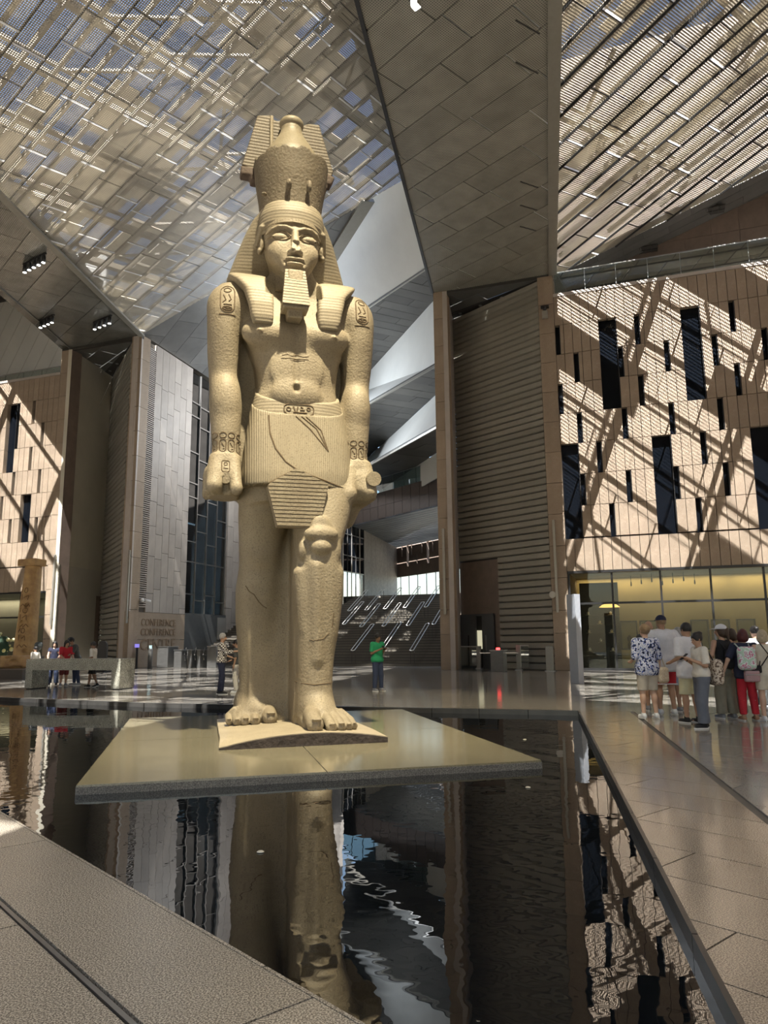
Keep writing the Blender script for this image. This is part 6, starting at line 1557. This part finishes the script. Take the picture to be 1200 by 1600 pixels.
p = Person('p', 'boy in a white T-shirt and black shorts stepping by the bench table', 143, 1074, 1003, 178, G2, skin='brown', arms=('low', 'bent'), nod=.3, feet=((-.09, -.16, .04), (.09, .25, .05, .05))); p.shirt(WARMW, .90, .45, .025); p.legs(BLACK, .52, .03, name='shorts'); p.shoes(TRDARK); p.hair(HDARK, 'short')
p = Person('p', 'small child in white beside the dark balloon', 52, 1069, 1006, 160, G2, skin='tan', arms=('bent', 'bent'), H=1.38); p.shirt(WARMW, .85, .45, .02); p.legs(JEANS, .12, .02); p.shoes(TRDARK); p.hair(HDARK, 'short')
bp_ = p.W((-.42, -.25, 1.75)); r = empty('balloon', (bp_.x, bp_.y, bp_.z)); tag(r, 'dark grey balloon held above the bench table by a small child', 'balloon')
MB().lathe([(.005, -.16), (.06, -.13), (.13, -.04), (.155, .05), (.13, .13), (.06, .175), (.005, .185)], 16).build('balloon_skin', mat('balloon_grey', (.06, .07, .07), .25), r, True); MB().tube([(0, 0, -.16), (.02, .03, -.4), (.0, .1, -.62)], .003, 5).build('string', WHITE, r)
# ================================================================== FURNITURE AND FITTINGS OF THE HALL
CONCM = mat('bench_granite', (.56, .55, .45), .45, var=.4, scale=3.0, detail=10, speck=((.16, .15, .12), 40, .40), bump=.3)
# granite bench table with the children
a = on_z(38, 1077); b_ = on_z(186, 1078); d = (b_ - a); L = d.length; azb = math.atan2(d.y, d.x)
H1 = z_above(40, 1030, a)
bt = empty('bench_table', a, azb); tag(bt, 'long speckled granite bench table with slab legs on the left bank of the pool', 'bench')
dp = .85
MB().box(0, L, 0, dp, H1 - .10, H1).build('table_top', CONCM, bt, bevel=.008)
MB().box(0.0, L, 0, .10, H1 - .36, H1 - .10).build('front_beam', CONCM, bt, bevel=.006)
for x0, x1 in ((0, .26), (L - .30, L)):
    MB().box(x0, x1, 0, dp, 0.03, H1 - .36).box(x0, x1, .10, dp, H1 - .36, H1 - .10).build('leg', CONCM, bt, bevel=.006); MB().box(x0 + .03, x1 - .03, .05, dp - .05, 0, .03).build('foot', DKMET, bt)
# broken column with its square capital
cb = on_z(37, 1046, 0); cb = cb * 1.0
colz = 7.0
ca = on_z(38, 1052); 
r = empty('column_fragment', (ca.x, ca.y, 0)); tag(r, 'ancient sandstone column with square capital and carved signs standing at far left', 'column')
OCH = mat('ochre_sandstone', (.46, .30, .13), .8, var=.4, scale=2.2, detail=9, bump=.8, bscale=12, c2=(.30, .18, .085))
Dk = math.hypot(ca.x, ca.y)
def hz(x, y): return z_above(x, y, ca)
z_top, z_cap, z_b = hz(40, 875), hz(40, 884), hz(36, 1027)
px = Dk / FOC * 1.0
CF = SDF((-1.2, -1.0, z_b - .1), (1.2, 1.0, z_cap + .1), .04)
rr0, rr1 = 14.5 * px, 10.5 * px
CF.loft([(z_b, -.06, 0, rr0, rr0), ((z_b + z_cap) / 2, .02, 0, (rr0 + rr1) / 2, (rr0 + rr1) / 2), (z_cap, .10, 0, rr1, rr1)], 2.4)
for k in range(26): CF.ell((random.uniform(-1, 1) * rr0, -rr0 * random.uniform(.7, 1), random.uniform(z_b, z_cap)), (.12, .10, random.uniform(.06, .3)), .04, 's')
sh_ = CF.build('shaft', OCH, r)
TC = bvh(sh_); mb = MB(); sg_ = []
for k in range(9):
    z = z_b + .5 + k * (z_cap - z_b - 1.6) / 9; sg_ += [[(-.25, z), (-.12, z + .14), (0, z), (.12, z + .14), (.24, z)]] if k % 3 == 0 else [[(-.1, z + .1), (.1, z + .25), (.12, z)], [(-.2, z), (-.2, z + .3)]] if k % 3 == 1 else [oval(.0, z + .15, .09, .13, 10), [(-.22, z + .05), (-.22, z + .3)]]
draw(mb, TC, sg_, .022); tag(mb.build('carved_signs', mat('carved_dark', (.17, .10, .045), .9), r), 'dark carved signs')
cpw = 19 * px
MB().prism([(-cpw * .95 + .1, -cpw * .6, z_cap - .05), (cpw * .45 + .1, -cpw * .85, z_cap), (cpw + .1, -cpw * .1, z_cap - .05), (-cpw * .2, cpw * .6, z_cap)], (0, 0, z_top - z_cap + .05)).build('capital', OCH, r, bevel=.03)
MB().box(-.8, .7, -.6, .6, 0, z_b + .05).build('pedestal', mat('pedestal_dark', (.10, .085, .07), .5), r)
# recumbent stone block on its low dark stand
ab = on_z(16, 1061); r = empty('stone_block_exhibit', (ab.x, ab.y, 0), azb); tag(r, 'rough ochre stone block lying on a low dark plinth left of the bench table', 'stone')
w_ = 24 * math.hypot(ab.x, ab.y) / FOC; zb0, zb1 = z_above(20, 1041, ab), z_above(20, 1028, ab)
zb1 = max(zb1, .5)
MB().box(-w_ * 1.6, w_ * 1.2, -.4, .8, 0, zb1 * .45).build('stand', MATS['pedestal_dark'], r); MB().box(-w_ * 1.7, w_ * 1.25, -.45, .85, zb1 * .45, zb1 * .5).build('stand_slab', DARKST, r)
F = SDF((-1.4, -.7, zb1 * .45), (1.4, 1.0, 1.6), .035); F.box((0, .3, zb1 * .5 + .27), (w_ * .95, .5, .27), .14)
for k in range(14): F.ell((random.uniform(-1, 1), -.2 + random.uniform(-.1, .1), zb1 * .5 + random.uniform(0, .5)), (.2, .08, .08), .05, 's')
F.build('stone', OCH, r)
# dark rounded screen behind the bench
sc_ = on_z(158, 1050); r = empty('rounded_board', (sc_.x, sc_.y, 0), azb); tag(r, 'dark round-topped board standing behind the bench table', 'board'); pxs = math.hypot(sc_.x, sc_.y) / FOC
hb = z_above(158, 1001, sc_); wv = 7.5 * pxs
MB().prism([(-wv, 0, .05), (wv, 0, .05), (wv, 0, hb - wv)] + [(wv * math.cos(t), 0, hb - wv + wv * math.sin(t)) for t in [math.pi * k / 10 for k in range(1, 10)]] + [(-wv, 0, hb - wv)], (0, .08, 0)).build('board', mat('board_dark', (.05, .05, .05), .4), r); MB().box(-wv - .1, wv + .1, -.25, .3, 0, .05).build('foot', DKMET, r)
# flower display inside the left shop entrance
fp = on_z(-2, 1048); r = empty('flower_stand', (fp.x, fp.y, 0)); tag(r, 'dark stand of yellow and cream blooms at the left edge', 'plant')
MB().lathe([(.35, 0), (.45, .5), (.3, .6)], 14).build('pot', DKMET, r); fl = MB()
for k in range(34): fl.ball((random.uniform(-.7, .7), random.uniform(-.4, .4), random.uniform(.8, 2.1)), random.uniform(.06, .13), 8, 6)
tag(fl.build('blooms', mat('yellow_bloom', (.62, .55, .16), .7, c2=(.5, .5, .4), scale=2), r, True), kind='stuff'); MB().lathe([(.25, .55), (.5, 1.2), (.3, 1.9)], 12).build('foliage', mat('foliage_dark', (.02, .05, .025), .8), r, True)

# ---- turnstile gates -------------------------------------------------------------------------------
def gatebox(px_, py_, w, h, label, cat='turnstile', grp='turnstiles before the conference wall', arms=True, dpt=1.0, m=None):
    P = on_z(px_, py_); r = empty('turnstile' if arms else 'barrier_cabinet', (P.x, P.y, 0), RD(WAZ)); tag(r, label, cat, grp); m = m or STEEL
    MB().box(-w / 2, w / 2, 0, dpt, 0, h - .04).build('cabinet', mat('cabinet_grey', (.20, .20, .195), .35, metal=.6, var=.15), r, bevel=.01); MB().box(-w / 2 - .03, w / 2 + .03, -.03, dpt + .03, h - .04, h).build('cap', m, r, bevel=.008)
    if arms:
        for k in range(3):
            t = RD(90 + 120 * k + 20); MB().tube([(w / 2, .3, h - .28), (w / 2 + .16, .3 + .40 * math.cos(t) * .5, h - .28 + .42 * math.sin(t))], .02, 8).build('arm', mat('chrome', (.8, .8, .8), .12, metal=1), r)
        MB().ball((w / 2, .3, h - .28), .06).build('hub', MATS['chrome'], r, True)
    return r
for px_, w, lb, ar in ((253, .75, 'wide grey cabinet at the left end of the turnstiles', False), (277, .5, 'first turnstile from the left', True), (295, .3, 'middle turnstile beside the wide door', True), (309.5, .22, 'third turnstile from the left', True), (330, .6, 'tall grey cabinet at the right end of the turnstiles', False)):
    gatebox(px_, 1044, w, 1.25 if not ar else 1.05, lb, 'turnstile' if ar else 'cabinet', arms=ar)
P = on_z(234, 1045); r = empty('bollard', (P.x, P.y, 0)); tag(r, 'round steel bollard with slanted glass top before the conference wall', 'bollard'); MB().lathe([(.13, 0), (.13, 1.05), (.10, 1.15)], 16).build('post', MATS['cabinet_grey'], r, True); MB().box(-.08, .08, -.02, .02, 1.05, 1.32).build('reader', mat('reader_blue', (.35, .55, .6), .2), r)
P = on_z(213, 1044); r = empty('ticket_reader', (P.x, P.y, 0)); tag(r, 'slim post with a small violet screen by the conference wall', 'post'); MB().box(-.05, .05, -.05, .05, 0, 1.25).build('post', DKMET, r); MB().box(-.13, .13, -.07, -.03, 1.2, 1.4).build('screen', mat('screen_violet', (.3, .25, .8), .3, emit=(.3, .25, .9), estr=.7), r)
# right gate: steel posts, glass leaves, centre cabinet with red light
RG = 'barriers before the right gate'
def gpost(px_, py_, h, label, glass_w=0.0, w=.22):
    P = on_z(px_, py_); r = empty('gate_post', (P.x, P.y, 0), RD(WAZ)); tag(r, label, 'post', RG); MB().box(-w / 2, w / 2, -.1, .1, .04, h).build('post', mat('gate_steel', (.30, .29, .27), .3, metal=.8), r, bevel=.01); MB().box(-w / 2 - .06, w / 2 + .06, -.16, .16, 0, .04).build('foot', STEEL, r)
    if glass_w:
        MB().box(min(0, glass_w), max(0, glass_w), -.01, .01, .15, h - .05).build('glass_leaf', MATS['rail_glass'], r); MB().box(min(0, glass_w) , max(0, glass_w), -.02, .02, h - .05, h).build('top_rail', STEEL, r)
    return r
gpost(749, 1045, 1.15, 'steel gate post with a glass leaf beside the stone pillar', -.95); gpost(811, 1047, 1.2, 'steel gate post with glass leaf right of the red light', .5); gpost(860, 1049, 1.15, 'thick grey gate post next to the right pillar', 0, .36)
P = on_z(777, 1050); r = empty('barrier_cabinet', (P.x, P.y, 0), RD(WAZ)); tag(r, 'grey barrier cabinet with a small red light in the right gate', 'cabinet', RG); MB().box(-.30, .30, 0, .9, 0, .95).build('cabinet', MATS['cabinet_grey'], r, bevel=.01); MB().box(-.34, .34, -.03, .95, .95, 1.0).build('cap', STEEL, r)
MB().box(-.85, -.30, .2, .26, .84, .88).box(.30, .95, .2, .26, .84, .88).build('swing_arm', MATS['chrome'], r); MB().box(-.02, .14, .0, .1, 1.0, 1.10).build('red_light', mat('red_lamp', (.8, .02, .02), .4, emit=(1, .05, .05), estr=5), r)
# white sign slab at the pool corner
P = on_z(903, 1068); r = empty('sign_slab', (P.x, P.y, 0), RD(-60)); tag(r, 'tall narrow pale grey upright slab beside the right pillar', 'sign'); hs_ = z_above(888, 929, P); dpx = math.hypot(P.x, P.y) / FOC
MB().prism([(-.20, -.14, 0), (.20, -.14, 0), (.20, .10, 0), (-.20, .10, 0)], (0, 0, hs_)).build('slab', mat('slab_grey', (.42, .45, .50), .35, metal=.1), r, bevel=.006)
# dustbin-like floor box and small ground lights left of the group
P = on_z(931, 1054)
# ---- vertical light tubes on the pillars
tubem = mat('tube_housing', (.45, .43, .38), .35, metal=.5)
for (px_, y0, y1, t_, lab) in ((869.5, 812, 957, -.14, 'long vertical light tube on the right stone pillar'), (693.5, 826, 960, -.14, 'long vertical light tube on the central stone pillar'), (195, 860, 974, -.14, 'long vertical light tube on the left stone pillar'), (77, 867, 977, -.14, 'long vertical light tube on the far left stone pillar')):
    s0, z1 = on_w(px_, y0, t_); s1, z0 = on_w(px_ + 2, y1, t_)
    r = empty('wall_light', mw=WM @ Matrix.Translation((s1, t_, z0))); tag(r, lab, 'wall light', 'vertical light tubes on the pillars'); MB().box(-.06, .06, -.05, .05, 0, z1 - z0).build('tube', tubem, r, bevel=.01); MB().box(-.03, .03, .05, .145, .3, .4).box(-.03, .03, .05, .145, z1 - z0 - .4, z1 - z0 - .3).build('bracket', DKMET, r)
s, z = on_w(851, 483, -.2); r = empty('camera_housing', mw=WM @ Matrix.Translation((s, -.12, z))); tag(r, 'grey camera housing high on the right stone pillar', 'camera'); MB().box(-.14, .14, -.16, .0, -.5, -.1).build('housing', tubem, r, bevel=.02); MB().ball((0, -.08, .02), (.1, .1, .12)).build('dome', DKMET, r, True); MB().box(-.2, .2, -.04, .12, .1, .22).build('bracket', DKMET, r)
s, z = on_w(863, 929, -.1); r = empty('wall_speaker', mw=WM @ Matrix.Translation((s, -.04, z))); tag(r, 'round pale disc on the edge of the right pillar', 'speaker'); o = MB().tube([(0, .04, 0), (0, -.08, 0)], .16, 20).build('disc', mat('disc_white', (.6, .58, .52), .5), r)
for (px_, py_, m_, lab, nm) in ((273 - 57, 938, 'f', 'pair of white security cameras on the left bright wall', 'security_camera'),):
    q, z = on_f(px_, py_); r = empty(nm, mw=FM @ Matrix.Translation((q + .25, -.16, z))); tag(r, lab, 'camera'); MB().box(-.30, .35, -.02, .14, -.03, .03).build('bracket', tubem, r)
    MB().ball((-.22, -.1, 0), .12).build('dome', mat('camera_white', (.8, .8, .8), .3), r, True); MB().tube([(.1, -.05, .02), (.45, -.22, -.04)], .08, 12).build('lens_tube', MATS['camera_white'], r, True)
# ---- spotlight clusters under the left ceiling, lamp above
def cluster(px_, py_, z, n, dx, label, glow=True):
    P = on_z(px_, py_, z); r = empty('ceiling_spotlights', P, RD(-35)); tag(r, label, 'ceiling light', 'spotlight clusters under the grey ceiling'); L = dx * (n - 1)
    MB().box(-L / 2 - .15, L / 2 + .15, -.06, .06, -.06, .0).build('track', DKMET, r)
    for k in range(n):
        x = -L / 2 + dx * k; MB().lathe([(.10, -.48), (.10, -.12), (.03, -.06)], 12, (x, 0, 0)).build('lamp_tube', DKMET, r, True); MB().lathe([(.085, -.50), (.085, -.475)], 12, (x, 0, 0)).build('lamp_lens', mat('lamp_lens', (1, 1, 1), .4, emit=(1, .98, .92), estr=7), r)
cluster(54, 404, 20.44, 5, .42, 'cluster of five lit spotlights, nearest the mesh roof edge'); cluster(160, 498, 20.44, 4, .48, 'cluster of four lit spotlights above the left gate'); cluster(73, 496, 20.44, 4, .40, 'cluster of four lit spotlights near the white wall')
P = on_z(650, 6, 19.7); r = empty('floodlight', (P.x, P.y, 19.95), RD(-40)); tag(r, 'bright floodlight under the dark central ceiling at the top edge', 'floodlight'); MB().box(-.12, .12, -.1, .1, -.35, -.08).build('housing', tubem, r, bevel=.02); MB().box(-.10, .10, -.12, -.1, -.33, -.1).box(-.10, .10, -.09, .09, -.37, -.35).build('lens', mat('flood_glow', (1, 1, 1), .4, emit=(1, 1, 1), estr=14), r); MB().box(-.03, .03, -.03, .03, -.08, .0).build('bracket', DKMET, r)
# coin-like debris floating on the water
for px_, py_ in ((407, 1332), (825, 1231), (1035 - 215, 1156)):
    P = on_z(px_, py_, W0); r = MB().lathe([(.028, .002), (.03, .006), (.02, .012)], 10).build('floating_leaf', mat('leaf_pale', (.55, .52, .42), .7), loc=P); tag(r, {407: 'pale leaf floating left of the statue reflection', 825: 'pale leaf floating off the right plinth corner'}.get(px_, 'tiny pale leaf floating near the far kerb'), 'leaf')
# added fill light hidden behind the statue, brightening white faces and side wall
l = bpy.data.lights.new('stair_hall_fill', 'POINT'); l.energy = 2800; l.color = (.86, .93, 1); l.shadow_soft_size = .6; o = bpy.data.objects.new('stair_hall_fill', l); COL.objects.link(o); o.location = (-6.4, 50, 17)
